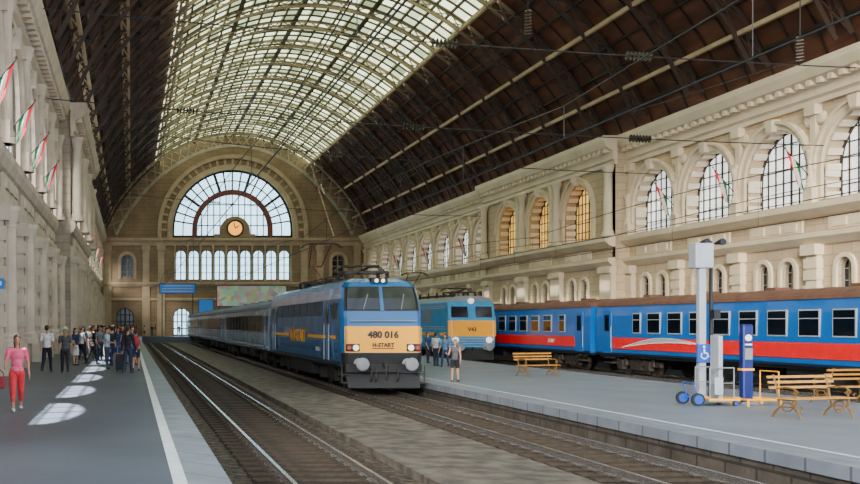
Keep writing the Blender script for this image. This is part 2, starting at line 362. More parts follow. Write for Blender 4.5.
# ------------------------------------------------------------ roof
CX=15.55; HW=20.4
def rz(u): return 15.9+15.4*max(0,1-(u/HW)**2)**.78
def rp_(u,off=0):
    e=.05; a=(rz(u+e)-rz(u-e))/(2*e) if abs(u)<HW-.1 else -4*(1 if u>0 else -1)
    n=Vector((-a,1)).normalized(); return (CX+u-n.x*off, rz(u)-n.y*off)
YN=2.
def shell(mb,us,y0,y1,o0,o1):
    for i in range(len(us)-1):
        a,b=us[i],us[i+1]; p=[rp_(a,o0),rp_(b,o0),rp_(b,o1),rp_(a,o1)]
        mb.hexa([(q[0],y0,q[1]) for q in p]+[(q[0],y1,q[1]) for q in p])
m=MB(); ring=[11.8,12.8,13.8,14.8,15.8,16.8,17.8,18.8,19.6,20.2,20.4]
shell(m,ring,YN,150.5,-.15,-.4); shell(m,[-r for r in reversed(ring)],YN,150.5,-.15,-.4)
ceil=struct(m.build('ceiling','timber'),'dark boarded barrel roof of the station hall')
for s in(-1,1):
    for u in(13.4,14.9,17.3,18.2,19.7):
        p=rp_(s*u,.05); MB().bar((p[0],YN,p[1]),(p[0],150,p[1]),.12,.18).build('purlin','purlin',ceil)
    for u,w in((11.8,.4),(16.3,.34),(19.0,.34)):
        p=rp_(s*u,.75); q=rp_(s*u,.15); mb=MB(); mb.bar((p[0],YN,p[1]),(p[0],150,p[1]),w*.6,.24); mb.bar((q[0],YN,q[1]),(q[0],150,q[1]),w*.5,.14)
        y=22.
        while y<148:
            mb.bar((p[0],y,p[1]),(q[0],y+1.6,q[1]),.07); mb.bar((q[0],y+1.6,q[1]),(p[0],y+3.2,p[1]),.07); y+=3.2
        mb.build('lattice_purlin','beige_iron',ceil)
mb=MB(); y=20.8
while y<150:
    for s in(-1,1):
        for i in range(len(ring)-1):
            a=rp_(s*ring[i],-.08); b=rp_(s*ring[i+1],-.08); mb.bar((a[0],y,a[1]),(b[0],y,b[1]),.08,.1,(0,1,0))
    y+=2.12
mb.build('rafters','purlin',ceil)
us=[-11.8+1.18*i for i in range(21)]
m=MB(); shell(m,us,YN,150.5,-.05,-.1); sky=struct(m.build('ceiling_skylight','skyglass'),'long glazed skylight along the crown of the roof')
mb=MB()
for i,u in enumerate(us[1:-1]):
    p=rp_(u,.02); w=.42 if (i+1)%5==0 else .16; mb.bar((p[0],YN,p[1]),(p[0],150,p[1]),w,.2)
mb.build('glazing_bars','bar_iron',sky)
mb=MB(); y=4.8
while y<150:
    for i in range(len(us)-1):
        a=rp_(us[i],.04); b=rp_(us[i+1],.04); mb.bar((a[0],y,a[1]),(b[0],y,b[1]),.14,.16,(0,1,0))
    y+=1.6
mb.build('cross_bars','bar_iron',sky)
tu=[-20.1+40.2*i/30 for i in range(31)]
def truss(y,depth,w,mt,label,group,o0=.1,name='roof_truss'):
    t=thing(name,label,'roof truss',(CX,y,15.9),0,group)
    A=[rp_(u,o0) for u in tu]; Bq=[rp_(u,o0+depth*(.75+.25*abs(u)/20)) for u in tu]
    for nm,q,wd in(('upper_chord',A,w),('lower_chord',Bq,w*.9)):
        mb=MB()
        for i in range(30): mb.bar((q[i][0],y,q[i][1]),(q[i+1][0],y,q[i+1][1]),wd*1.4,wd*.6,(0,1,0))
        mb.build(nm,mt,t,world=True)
    mb=MB()
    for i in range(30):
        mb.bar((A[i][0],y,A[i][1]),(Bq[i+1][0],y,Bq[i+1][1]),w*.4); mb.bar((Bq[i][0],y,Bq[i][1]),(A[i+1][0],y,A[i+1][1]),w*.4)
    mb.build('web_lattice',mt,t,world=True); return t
ys=[143.6-6.35*i for i in range(21)]
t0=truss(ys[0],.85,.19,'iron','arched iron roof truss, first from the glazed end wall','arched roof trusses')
for i,y in enumerate(ys[1:]): dup(t0,(CX,y,15.9),None,'arched iron roof truss, %s from the glazed end wall'%ORD[i+1])
truss(147.6,2.4,.34,'pale_iron','deep pale lattice truss arching right in front of the end wall',None,name='end_truss')
# ------------------------------------------------------------ far wall
pf=MB(); out=[(XL-.8,0),(XR+.8,0),(XR+.8,16.2)]+[(CX+u*1.02,rz(u)+.7) for u in [20-40*i/40 for i in range(41)]]+[(XL-.8,16.2)]
GS=1.98
holes=[arch(CX,9.2,16.9,15.7,28)]+[arch(CX+(i-4)*GS,.86,13.0,9.2,8) for i in range(9)]
DX=[-.9,7.8,15.55,23.4,30.6]
holes+=[arch(x,1.35,3.6,.75,10) for x in DX]+[arch(-.6,.95,12.2,9.6,8),arch(CX+16.15,.95,12.2,9.6,8)]
plate(pf,out,holes,ff,0,1.0)
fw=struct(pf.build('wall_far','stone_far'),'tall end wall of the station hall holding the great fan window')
m=MB(); band(m,ff,CX,9.2,10.0,16.9,15.7,-.35,0,28); m.build('archivolt','stone_far_trim',fw)
m=MB(); band(m,ff,CX,10.9,11.5,16.9,15.7,-.45,0,28)
for i in range(29):
    t=PI*i/28; m.bar(ff(CX+10.1*math.cos(t),16.9+10.1*math.sin(t),-.1),ff(CX+10.9*math.cos(t),16.9+10.9*math.sin(t),-.1),.35,.2,(0,1,0))
m.build('outer_archivolt','stone_far_trim',fw)
m=MB(); fprof(m,ff,[(0,14.5),(-.3,14.5),(-.3,15.0),(-.8,15.3),(-.8,15.65),(0,15.7)],XL,XR); m.build('cornice','stone_far_trim',fw)
m=MB(); fprof(m,ff,[(0,8.2),(-.3,8.2),(-.6,8.6),(-.6,8.9),(0,8.9)],XL,XR); m.build('string_course','stone_far_trim',fw)
m=MB(); fprof(m,ff,[(0,6.0),(-.3,6.1),(-.3,6.4),(0,6.5)],XL,XR); m.build('string_course','stone_far_trim',fw)
for x in(-3.6,2.3,4.6,26.5,28.9,34.6):
    m=MB(); fbox(m,ff,x-.5,x+.5,8.9,14.5,-.3,0); fbox(m,ff,x-.65,x+.65,13.8,14.5,-.45,0); fbox(m,ff,x-.6,x+.6,.5,8.2,-.35,0); m.build('pilaster','stone_far_trim',fw)
for i in range(10):
    m=MB(); column(m,ff,CX+(i-4.5)*GS,9.0,14.5,-.3,.13); m.build('gallery_column','stone_far_trim',fw,smooth=True)
for i in range(9): window(ff,CX+(i-4)*GS,.86,13.0,9.2,.3,'glow_far','dark_frame',1,3,'narrow arched gallery window of the end wall, %s from the left'%ORD[i],bw=.09)
for i,x in enumerate(DX): window(ff,x,1.35,3.6,.75,.4,'glow_far' if i==1 else 'glass_dark','dark_frame',3,3,'arched doorway at the foot of the end wall, %s from the left'%ORD[i],bw=.14)
window(ff,-.6,.95,12.2,9.6,.4,'glass_dark','pale_frame',1,3,'dark arched window of the end wall left of the gallery',bw=.1)
window(ff,CX+16.15,.95,12.2,9.6,.4,'glass_dark','pale_frame',1,3,'dark arched window of the end wall right of the gallery',bw=.1)
for x in(-.6,CX+16.15):
    m=MB(); band(m,ff,x,.95,1.4,12.2,9.4,-.2,0,10); m.build('window_surround','stone_far_trim',fw)
WN[0]+=1; f=MB(); zc=16.9
band(f,ff,CX,8.9,9.2,zc,15.8,.3,.5,28); fbox(f,ff,CX-9.2,CX+9.2,15.7,16.1,.3,.5)
for i in range(1,20):
    t=PI*i/20; w=.22 if i%4 else .4
    f.bar(ff(CX+6.2*math.cos(t),zc+6.2*math.sin(t),.4),ff(CX+9.0*math.cos(t),zc+9.0*math.sin(t),.4),w,.15,(0,1,0))
band(f,ff,CX,7.5,7.65,zc,15.8,.33,.47,28)
for i in range(-5,6):
    u=i*.95; f.bar(ff(CX+u,15.8,.4),ff(CX+u,zc+math.sqrt(5.4**2-u*u),.4),.14)
for z in(17.6,19.2,20.8): hw=math.sqrt(5.4**2-(z-zc)**2); f.bar(ff(CX-hw,z,.4),ff(CX+hw,z,.4),.14)
wf=struct(f.build('window_0','dark_frame'),'great semicircular fan window above the clock')
m=MB(); band(m,ff,CX,5.4,6.2,zc,15.8,.2,.5,28); m.build('inner_arch','red_frame',wf)
p=MB(); a=arch(CX,9.1,zc,15.7,28); n=len(a); p.add([ff(u,v,.55) for u,v in a],[tuple(range(n))]); p.build('pane','glow_far',wf)
c=thing('station_clock','round amber-lit station clock in a domed stone housing below the fan window','clock',(CX+.3,149.4,15.7))
m=MB(); plate(m,arch(CX+.3,2.3,16.6,15.7,16),[],ff,-.75,-.1); fbox(m,ff,CX-2.8,CX+3.4,15.7,16.2,-.85,-.05); m.build('housing','stone_far',c,world=True)
m=MB(); m.lathe((CX+.3,149.2,17.05),[(1.35,-.08),(1.35,.1)],28,'y'); m.build('rim','dark_frame',c,world=True)
m=MB(); m.lathe((CX+.3,149.08,17.05),[(1.05,-.02),(1.05,.05)],28,'y'); m.build('dial','amber_dial',c,world=True)
m=MB(); m.bar((CX+.3,149.03,17.05),(CX+.9,149.03,17.45),.14,.03,(0,1,0)); m.build('hour_hand','black',c,world=True)
m=MB(); m.bar((CX+.3,149.03,17.05),(CX+.1,149.03,17.95),.12,.03,(0,1,0)); m.build('minute_hand','black',c,world=True)
def board(name,px0,px1,py0,py1,Y,mt,label,cat,hang=True):
    a=P(px0,py1,Y); b=P(px1,py0,Y); t=thing(name,label,cat,((a.x+b.x)/2,Y,a.z))
    MB().box(a.x-.08,b.x+.08,Y,Y+.3,a.z-.08,b.z+.08).build('casing','dark_metal',t,world=True)
    MB().box(a.x,b.x,Y-.03,Y,a.z,b.z).build('display',mt,t,world=True)
    if hang:
        for x in(a.x+.3,b.x-.3): MB().box(x-.06,x+.06,Y+.1,Y+.2,.7,a.z).build('post','dark_metal',t,world=True)
    return t
bd=board('departure_board',160,195,284,293,138,'sign_blue','blue departure board standing before the end wall','sign')
a=P(160,293,138);b2=P(195,284,138)
for i in range(3):
    MB().box(a.x+.3,b2.x-.3,137.94,137.97,a.z+.18+i*.38,a.z+.3+i*.38).build('text_row','light_grey',bd,world=True)
board('advertising_banner',217,286,286,306,136,'poster','wide colourful advertising banner below the gallery windows','banner')
board('information_screen',199,213,300,322,137,'sign_blue','narrow upright blue panel left of the colourful banner','sign')
# ------------------------------------------------------------ ground
m=MB(); m.box(XL-8,XR+6,-6,150.,-.9,-.22); struct(m.build('floor','ballast'),'dark ballast bed of the station hall')
m=MB(); m.box(4.95,7.55,-6,136,-.25,-.06); struct(m.build('floor_walkway','dirt'),'worn grey strip between the first and second tracks')
EL,ER,ER2=1.14,10.8,19.75
m=MB(); m.box(XL-6,EL-.5,-6,150,-.5,.7); lp=struct(m.build('floor_platform','asphalt'),'dark asphalt platform on the left')
MB().box(EL-.5,EL,-6,137,.2,.705).build('coping','coping',lp)
MB().box(EL-.5,EL-.08,-6,137,-.5,.2).build('kerb_wall','kerb',lp)
MB().box(.48,.64,-6,140,.69,.706).build('white_line','white_paint',lp)
MB().box(-3.5,XR,137,150,-.5,.69).build('concourse','asphalt',lp)
m=MB(); m.box(ER+.45,ER2-.45,-6,137,-.5,.35); rpf=struct(m.build('floor_island','asphalt_r'),'light grey island platform between the two trains')
for x0,x1 in((ER,ER+.45),(ER2-.45,ER2)):
    MB().box(x0,x1,-6,137,.14,.36).build('coping','coping',rpf)
    MB().box(x0+.07,x1-.05,-6,137,-.5,.14).build('kerb_wall','kerb',rpf)
MB().box(ER+.9,ER+.97,-6,137,.34,.356).build('white_line','white_paint',rpf)
MB().box(28.2,XR,-6,137,-.5,.35).build('side_platform','asphalt_r',rpf)
def track(x,y1,label,n):
    t=thing('railway_track',label,'railway track',(x,10,-.2))
    for s in(-.75,.75):
        m=MB(); m.prism([(s-.07,-.17),(s+.07,-.17),(s+.07,-.14),(s+.012,-.12),(s+.012,-.05),(s+.036,-.035),(s+.036,0),(s-.036,0),(s-.036,-.035),(s-.012,-.05),(s-.012,-.12),(s-.07,-.14)],'y',-16,y1-10)
        o=m.build('rail','rail_side',t); o.location=(0,0,.2)
    sl=None
    for i in range(n):
        if sl is None:
            m=MB(); m.box(-1.25,1.25,-.12,.12,0,.05)
            for s in(-.75,.75): m.box(s-.16,s+.16,-.09,.09,.04,.075)
            sl=m.build('sleeper','sleeper',t); o=sl
        else:
            o=sl.copy(); C.objects.link(o); o.parent=t
        o.location=(0,i*.62,0)
    m=MB(); y=n*.62
    while y<y1-10: m.box(-1.25,1.25,y-.12,y+.12,0,.05); y+=.62
    m.build('far_sleepers','sleeper',t,kind='stuff'); return t
track(3.33,136,'empty railway track beside the left platform',95)
track(9.16,136,'railway track under the blue and yellow locomotive',60)
track(21.4,136,'railway track at the right edge of the island platform',60)
track(25.35,136,'railway track under the blue and red coaches',60)
# ------------------------------------------------------------ vehicles: shared pieces
def bogie(parent,y,axles,r,w=1.0,mt='black'):
    b_=MB(); a0,a1=min(axles)-.9,max(axles)+.9
    for s in(-1,1):
        b_.box(s*w-.09,s*w+.09,y+a0,y+a1,.48,.72); b_.box(s*w-.1,s*w+.1,y-.5,y+.5,.3,.85)
        for a in axles:
            b_.box(s*(w+.12)-.12,s*(w+.12)+.12,y+a-.22,y+a+.22,.3,.75)
            for q in(-.38,.38): b_.lathe((s*(w+.08),y+a+q,.5),[(.11,0),(.11,.4)],8)
    b_.box(-w,w,y-.35,y+.35,.5,.8)
    o=b_.build('bogie',mt,parent)
    for a in axles:
        for s in(-1,1):
            m=MB(); m.lathe((s*.75,y+a,r),[(r+.03,-.06*s),(r+.03,-.03*s),(r,.0),(r,.09*s),(r*.8,.09*s),(r*.75,.04*s),(r*.3,.04*s),(r*.28,.12*s),(.01,.12*s)],24,'x')
            m.build('wheel','wheel',o,smooth=False)
    return o
def buffer(parent,x,y,z,d=-1):
    m=MB(); m.lathe((x,y,z),[(.2,0),(.2,d*.05),(.12,d*.06),(.11,d*.35),(.09,d*.36),(.09,d*.55),(.23,d*.56),(.24,d*.6),(.2,d*.63),(.01,d*.64)],16,'y'); m.build('buffer','grey_paint',parent)
def panto(parent,y,up,zr,flip=1):
    m=MB()
    for sx in(-.8,.8):
        for sy in(-.7,.7):
            m.lathe((sx,y+sy,zr),[(.1,0),(.05,.05),(.1,.1),(.05,.15),(.1,.2),(.05,.28)],8)
    for sx in(-.8,.8): m.bar((sx,y-.8,zr+.3),(sx,y+.8,zr+.3),.07)
    for sy in(-.75,.75): m.bar((-.8,y+sy,zr+.3),(.8,y+sy,zr+.3),.07)
    o=m.build('pantograph','grime',parent); m=MB(); f=flip
    if up: k=(0,y-1.1*f,zr+1.15); h=(0,y+.5*f,zr+2.1)
    else: k=(0,y-1.4*f,zr+.5); h=(0,y+.6*f,zr+.55)
    m.tube((0,y+.7*f,zr+.35),k,.06,.045); m.tube((-.3,k[1],k[2]),(.3,k[1],k[2]),.04)
    m.tube((-.3,k[1],k[2]),(-.45,h[1],h[2]),.03); m.tube((.3,k[1],k[2]),(.45,h[1],h[2]),.03); m.build('arm','red_frame' if up else 'grime',o); m=MB()
    for q in(-.18,.18):
        m.path([(-.98,h[1]+q,h[2]-.15),(-.8,h[1]+q,h[2]),(-.6,h[1]+q,h[2]+.06),(.6,h[1]+q,h[2]+.06),(.8,h[1]+q,h[2]),(.98,h[1]+q,h[2]-.15)],.028)
    for q in(-.5,.5): m.bar((q,h[1]-.2,h[2]+.02),(q,h[1]+.2,h[2]+.02),.04)
    m.build('collector_head','grime',o); return o
# ------------------------------------------------------------ main locomotive
L1=18.9
lo=thing('electric_locomotive','blue electric locomotive with yellow nose and large numbers, nearest train','locomotive',(9.16,35.6,0))
ZL=[.95,1.42,1.9,2.40,2.75,3.05,3.45,3.85,4.06,4.2]; WL=[1.44,1.47,1.49,1.49,1.49,1.48,1.45,1.38,1.22,.9]; FY=[.06,.0,.0,.03,.09,.17,.30,.45,.60,1.0]
def itp(z,A):
    if z<=ZL[0]: return A[0]
    for i in range(len(ZL)-1):
        if z<=ZL[i+1]: return A[i]+(A[i+1]-A[i])*(z-ZL[i])/(ZL[i+1]-ZL[i])
    return A[-1]
def fadd(f):
    f=abs(f); return 0.05*(f**2)+(max(0,f-.86)/.14)**2*.22
def fp(f,z,off=0): return (f*(itp(z,WL)+(off if abs(f)>.97 else 0)),itp(z,FY)+fadd(f)-off,z)
FS=[-1,-.97,-.93,-.86,-.6,-.3,0,.3,.6,.86,.93,.97,1]
def patch(z0,z1,f0,f1,off,th=.05,nz=6):
    fs=sorted(set([f0,f1]+[f for f in FS if f0<f<f1])); zs=sorted(set([z0,z1]+[z for z in ZL if z0<z<z1])); m=MB()
    for i in range(len(fs)-1):
        for j in range(len(zs)-1):
            q=[(fs[i],zs[j]),(fs[i+1],zs[j]),(fs[i+1],zs[j+1]),(fs[i],zs[j+1])]
            m.hexa([fp(a,b,off) for a,b in q]+[fp(a,b,off-th) for a,b in q])
    return m
m=MB(); nf=len(FS); nz=len(ZL); vs=[]
for e in(0,1):
    for z in ZL:
        for f in FS:
            x,y,_=fp(f,z); vs.append((x,y if e==0 else L1-y,z))
fs=[]
for e in(0,1):
    b0=e*nf*nz
    for j in range(nz-1):
        for i in range(nf-1): a=b0+j*nf+i; fs.append((a,a+1,a+nf+1,a+nf))
b1=nf*nz
for j in range(nz-1):
    for i in(0,nf-1): a=j*nf+i; fs.append((a,a+nf,a+nf+b1,a+b1))
for j in(0,nz-1):
    for i in range(nf-1): a=j*nf+i; fs.append((a,a+1,a+1+b1,a+b1))
m.add(vs,fs); m.build('body','loco_blue',lo)
patch(1.46,2.42,-.93,.93,.014).build('front_yellow_panel','yellow',lo)
patch(.95,1.45,-1,1,.010).build('front_skirt','black',lo)
patch(2.98,3.88,-.93,.93,.008).build('windscreen_surround','black',lo)
for a,b_ in((-.88,-.05),(.05,.88)):
    w=patch(3.04,3.84,a,b_,.02).build('windscreen','glass_train',lo)
    m=MB(); p0=Vector(fp((a+b_)/2,3.02,.05)); p1=Vector(fp((a+b_)/2+.12,3.6,.06)); m.bar(p0,p1,.03); m.build('wiper','grey_paint',w)
patch(2.98,3.88,-.045,.045,.03).build('windscreen_pillar','loco_blue',lo)
m=MB(); m.box(-.3,.3,.5,.95,4.02,4.2); m.build('top_lamp_housing','black',lo)
for s in(-.12,.12): m=MB(); m.lathe((s,.5,4.1),[(.07,0),(.07,-.03)],12,'y'); m.build('top_lamp','lamp_on',lo)
for s in(-1,1):
    h=MB().box(s*1.1-.25,s*1.1+.25,-.03,.3,1.5,1.78).build('headlamp_housing','black',lo,bevel=.03)
    m=MB(); m.lathe((s*1.0,-.04,1.64),[(.11,0),(.11,-.025)],14,'y'); m.build('headlamp','lamp_on',h)
    m=MB(); m.lathe((s*1.24,-.04,1.64),[(.08,0),(.08,-.025)],14,'y'); m.build('tail_lamp','red_lamp',h)
    MB().path([(s*1.38,.0,1.8),(s*1.38,-.06,1.85),(s*1.38,-.05,2.3),(s*1.38,.05,2.38)],.02).build('handrail','grey_paint',lo)
    buffer(lo,s*.88,.0,1.06)
MB().bar((-1.2,-.07,2.62),(1.2,-.07,2.62),.03).build('handrail','grey_paint',lo)
text('480 016',.34,'text_dark',lo,(0,-.03,2.0),(PI/2,0,0),'number_lettering',weight=.013)
text('H-START',.20,'text_dark',lo,(.0,-.03,1.67),(PI/2,0,0),'operator_lettering',weight=.008)
MB().box(-.40,.40,-.03,-.01,1.60,1.63).build('underline','text_dark',lo)
m=MB(); m.bar((-1.38,.05,.9),(1.38,.05,.9),.35,.3); m.build('buffer_beam','black',lo)
m=MB(); m.hexa([(-1.3,-.15,.18),(1.3,-.15,.18),(1.3,.25,.18),(-1.3,.25,.18),(-1.35,.05,.72),(1.35,.05,.72),(1.35,.3,.72),(-1.35,.3,.72)])
m.build('snowplough','black',lo)
m=MB(); m.bar((0,-.05,1.02),(0,-.4,1.02),.09,.14); m.path([(0,-.4,1.0),(.0,-.45,.8),(0,-.38,.55),(.05,-.25,.5)],.035); m.build('coupling_hook','grime',lo)
for s in(-.5,.45,-.33): MB().path([(s,-.05,.95),(s+.02,-.22,.8),(s+.03,-.25,.55),(s+.02,-.12,.42)],.028).build('brake_hose','grime',lo)
for s in(-1,1):
    m=MB()
    for z in(.35,.65): m.box(s*1.38-.15,s*1.38+.15,-.05,.3,z,z+.04)
    m.bar((s*1.5,.0,.35),(s*1.5,.0,1.0),.04); m.build('step','grime',lo)
    X=s*1.49
    def sb(y0,y1,z0,z1,t=.012): return MB().box(min(X,X+s*t),max(X,X+s*t),y0,y1,z0,z1)
    for y0,y1 in((1.2,6.9),(12.1,17.6)): sb(y0,y1,1.94,2.06).build('side_stripe','yellow',lo)
    sb(.7,18.2,.98,1.12,.02).build('sill','coach_navy',lo)
    for y in(2.15,16.0):
        d=sb(y,y+.75,1.15,3.25,.02).build('cab_door','loco_blue',lo,bevel=.01)
        sb(y+.12,y+.63,2.5,3.1,.03).build('door_window','glass_train',d)
        for q in(-.08,.83): MB().tube((X+s*.07,y+q,1.1),(X+s*.07,y+q,2.5),.018).build('handrail','light_grey',lo)
    for y in(.95,17.2): sb(y,y+.8,2.7,3.3,.02).build('cab_window','glass_train',lo)
    for k in range(7):
        y=3.6+k*1.72; g=MB().box(min(X*.97,X+s*.02),max(X*.97,X+s*.02),y,y+1.45,2.85,3.4)
        gp=g.build('louvre_panel','coach_navy',lo); m=MB()
        for q in range(7): m.bar((X+s*.02,y+.03,2.9+q*.07),(X+s*.02,y+1.42,2.9+q*.07),.03,.02)
        m.build('slats','loco_blue',gp)
    m=MB()
    for k in range(9): m.box(min(X,X+s*.008),max(X,X+s*.008),2.95+k*1.6,2.97+k*1.6,1.12,3.4)
    m.build('panel_joint','coach_navy',lo)
text('MÁV-START',.78,'yellow',lo,(-1.51,9.5,1.72),(PI/2,0,-PI/2),'side_lettering',weight=.012)
text('480 016',.26,'light_grey',lo,(-1.51,4.6,1.4),(PI/2,0,-PI/2),'side_lettering')
bogie(lo,4.0,(-1.3,1.3),.6); bogie(lo,14.9,(-1.3,1.3),.6)
m=MB(); m.box(-1.35,1.35,6.6,12.3,.35,.95); m.box(-1.38,1.38,1.0,17.9,.85,.98); m.build('transformer_case','black',lo,bevel=.03)
m=MB(); m.box(-.8,.8,2.2,16.7,4.16,4.25)
for y in(6.0,8.5,11.0): m.box(-.6,.6,y,y+1.6,4.2,4.42)
for y in(5.3,7.9,10.4,13.2):
    for x in(-.5,.5): m.lathe((x,y,4.2),[(.09,0),(.04,.05),(.09,.1),(.04,.15),(.09,.2),(.04,.3)],8)
m.bar((-.5,5,4.53),(-.5,13.5,4.53),.05); m.build('roof_equipment','grime',lo)
panto(lo,3.2,False,4.22); panto(lo,12.0,True,4.2,-1)
# ------------------------------------------------------------ coaches
def coach(label,group,L,side,roofm,style,loc,hw=1.42):
    t=thing('passenger_coach',label,'railway coach',loc,0,group); W=hw; RH=.42 if style=='red' else .55
    zt=3.4; m=MB(); m.prism([(-W,1.0),(W,1.0),(W+.03,1.9),(W+.0,2.9),(W-.05,zt),(-W+.05,zt),(-W,2.9),(-W-.03,1.9)],'y',0,L); m.build('body',side,t)
    m=MB(); rr=[(W+.02,zt-.02)]+[((W+.02)*math.cos(a),zt+RH*math.sin(a)) for a in [PI*i/12 for i in range(1,12)]]+[(-W-.02,zt-.02)]; m.prism(rr,'y',.0,L)
    for k in range(int(L/2)): m.prism([(x*1.006,z+.012) for x,z in rr],'y',k*2+1,k*2+1.06)
    m.build('roof',roofm,t)
    for k in range(5): MB().box(-.3,.3,3+k*4.6,3.6+k*4.6,zt+RH-.04,zt+RH+.1).build('roof_vent',roofm,t)
    for s in(-1,1):
        X=s*(W+.03)
        def sb(y0,y1,z0,z1,t_=.012,mm=None): return MB().box(min(X-s*.03,X+s*t_),max(X-s*.03,X+s*t_),y0,y1,z0,z1)
        if style=='red':
            sb(1.75,L-1.75,1.28,1.84).build('red_stripe','red',t)
            sb(.02,L-.02,1.02,1.10,.018).build('sill','coach_navy',t)
        else:
            sb(.02,L-.02,2.05,2.95).build('window_band','coach_navy',t)
            sb(.02,L-.02,1.15,1.25).build('lower_stripe','light_grey',t)
        n=11 if style=='red' else 10; pitch=(L-5.6)/n
        for k in range(n):
            y=2.8+k*pitch+.12; w_=pitch-.62 if style=='red' else pitch-.35
            if style=='red' and k in(0,n-1): w_=.7
            f=sb(y,y+w_,2.05,3.02,.022).build('window','light_grey' if style=='red' else 'black',t)
            sb(y+.05,y+w_-.05,2.10,2.97,.03).build('pane','glass_train',f)
            sb(y+.05,y+w_-.05,2.68,2.71,.035).build('transom','light_grey' if style=='red' else 'black',f)
        for y in(.75,L-1.6):
            d=sb(y,y+.85,1.05,3.15,.02).build('door','coach_blue' if style=='red' else side,t,bevel=.01)
            sb(y+.2,y+.65,2.15,2.95,.03).build('door_window','glass_train',d)
            MB().tube((X+s*.06,y-.08,1.3),(X+s*.06,y-.08,2.4),.02).build('handrail','light_grey',t)
            m=MB(); m.box(min(X-s*.3,X),max(X-s*.3,X),y,y+.85,.55,.6); m.box(min(X-s*.3,X),max(X-s*.3,X),y,y+.85,.8,.84); m.build('door_step','grime',t)
        if style=='red':
            m=MB()
            for q in range(4):
                pts=[(X+s*.025,18.6-(i-5)*.62*(1-.1*q),1.36+.05*q+(.34-.06*q)*math.sin(i/10*PI*.9)*(1 if q%2==0 else .6)+(.02*i)) for i in range(11)]
                for i in range(10): m.bar(pts[i],pts[i+1],.012,.10*(1-abs(i-5)/6.5)+.025,(0,0,1))
            m.build('swoosh_mark','white',t)
    for y in(3.2,L-3.2): bogie(t,y,(-1.25,1.25),.46,1.0,'grime' if style=='red' else 'black')
    m=MB(); m.box(-W+.1,W-.1,.1,L-.1,.88,1.0); m.box(-1.2,1.2,8.0,10.2,.4,.9); m.box(-1.2,1.2,12.5,16,.45,.9); m.lathe((.7,10.6,.6),[(.2,0),(.2,1.6)],10,'y'); m.build('underframe','black',t)
    for y,d in((0,-1),(L,1)):
        m=MB(); m.box(-.55,.55,min(y,y+d*.28),max(y,y+d*.28),1.1,3.2); m.build('gangway','rubber',t)
        for s in(-1,1): m=MB(); m.lathe((s*.88,y,1.06),[(.1,0),(.1,d*.22),(.22,d*.23),(.22,d*.28)],12,'y'); m.build('buffer','black',t)
    return t
ca=coach('blue and red coach nearest the camera on the right, cut by the frame edge','blue and red coaches',24.4,'coach_blue','roof_rust','red',(25.35,25.9,0),1.45)
c2=dup(ca,(25.35,51.0,0),None,'blue and red coach behind the far slatted bench, beyond the first coach')
dup(ca,(25.35,76.1,0),None,'blue and red coach hidden behind the older blue locomotive')
text('START',.3,'white',c2,(-1.50,4.2,1.46),(PI/2,0,-PI/2),'side_lettering',align='RIGHT',shear=.3)
cb=coach('grey coach with dark window band coupled directly behind the locomotive','grey coaches',26.0,'coach_grey','roof_grey','grey',(9.16,55.3,0),1.42)
dup(cb,(9.16,82.0,0),None,'grey coach in the middle of the train behind the locomotive')
dup(cb,(9.16,108.7,0),None,'grey coach at the far end of the train behind the locomotive')
# ------------------------------------------------------------ second locomotive
l2=thing('old_electric_locomotive','older light blue boxy locomotive with yellow front band beyond the island platform','locomotive',(21.4,61.5,0))
LL=15.7
prof=[(0.1,.95),(0,1.5),(0,2.7),(.18,3.7),(.4,3.95),(LL-.4,3.95),(LL-.18,3.7),(LL,2.7),(LL,1.5),(LL-.1,.95)]
MB().prism(prof,'x',-1.48,1.48).build('body','old_blue',l2,bevel=.1)
m=MB(); m.prism([(-1.42,3.9),(1.42,3.9),(1.25,4.12),(.7,4.28),(-.7,4.28),(-1.25,4.12)],'y',.35,LL-.35); m.build('roof','grey_paint',l2)
MB().box(-1.49,1.49,-.03,.1,1.72,2.72).build('front_yellow_band','yellow',l2)
for z in(1.08,1.24,1.40,1.56,2.5,2.62): MB().box(-1.42,1.42,-.05,.12,z,z+.04).build('front_rib','light_grey' if z<2 else 'yellow',l2)
for s in(-1,1):
    w=MB().hexa([(s*.76-.52,.0,2.92),(s*.76+.52,.0,2.92),(s*.76+.52,.12,2.92),(s*.76-.52,.12,2.92),(s*.76-.50,.10,3.6),(s*.76+.50,.10,3.6),(s*.76+.50,.27,3.6),(s*.76-.50,.27,3.6)])
    w.build('windscreen','glass_train',l2)
    m=MB(); m.lathe((s*1.05,-.04,1.5),[(.19,0),(.19,-.06),(.14,-.08)],14,'y'); m.build('headlamp','lamp_on',l2)
    buffer(l2,s*.88,.0,1.06)
    MB().tube((s*1.3,-.1,1.5),(s*1.3,-.1,2.7),.02).build('handrail','white',l2)
    X=s*1.48
    m=MB()
    for z in(1.3,1.45,2.15,2.3,3.5,3.62): m.box(min(X,X+s*.03),max(X,X+s*.03),.6,LL-.6,z,z+.05)
    m.build('side_ribs','light_grey',l2)
    for k in range(4): MB().box(min(X,X+s*.02),max(X,X+s*.02),3.6+k*2.3,5.0+k*2.3,2.6,3.4).build('louvre_panel','grey_paint',l2)
    for y in(1.6,LL-2.3): MB().box(min(X,X+s*.02),max(X,X+s*.02),y,y+.7,1.2,3.4).build('cab_door','old_blue',l2,bevel=.01)
    MB().box(min(X,X+s*.015),max(X,X+s*.015),.4,LL-.4,1.75,1.95).build('side_stripe','yellow',l2)
m=MB(); m.lathe((0,.3,3.95),[(.18,0),(.18,-.14),(.1,-.16)],14,'y'); m.build('top_lamp','lamp_on',l2)
text('V43',.34,'text_dark',l2,(0,-.05,2.05),(PI/2,0,0),'number_lettering',weight=.01)
MB().box(-1.35,1.35,-.05,.3,.25,.75).build('snowplough','black',l2)
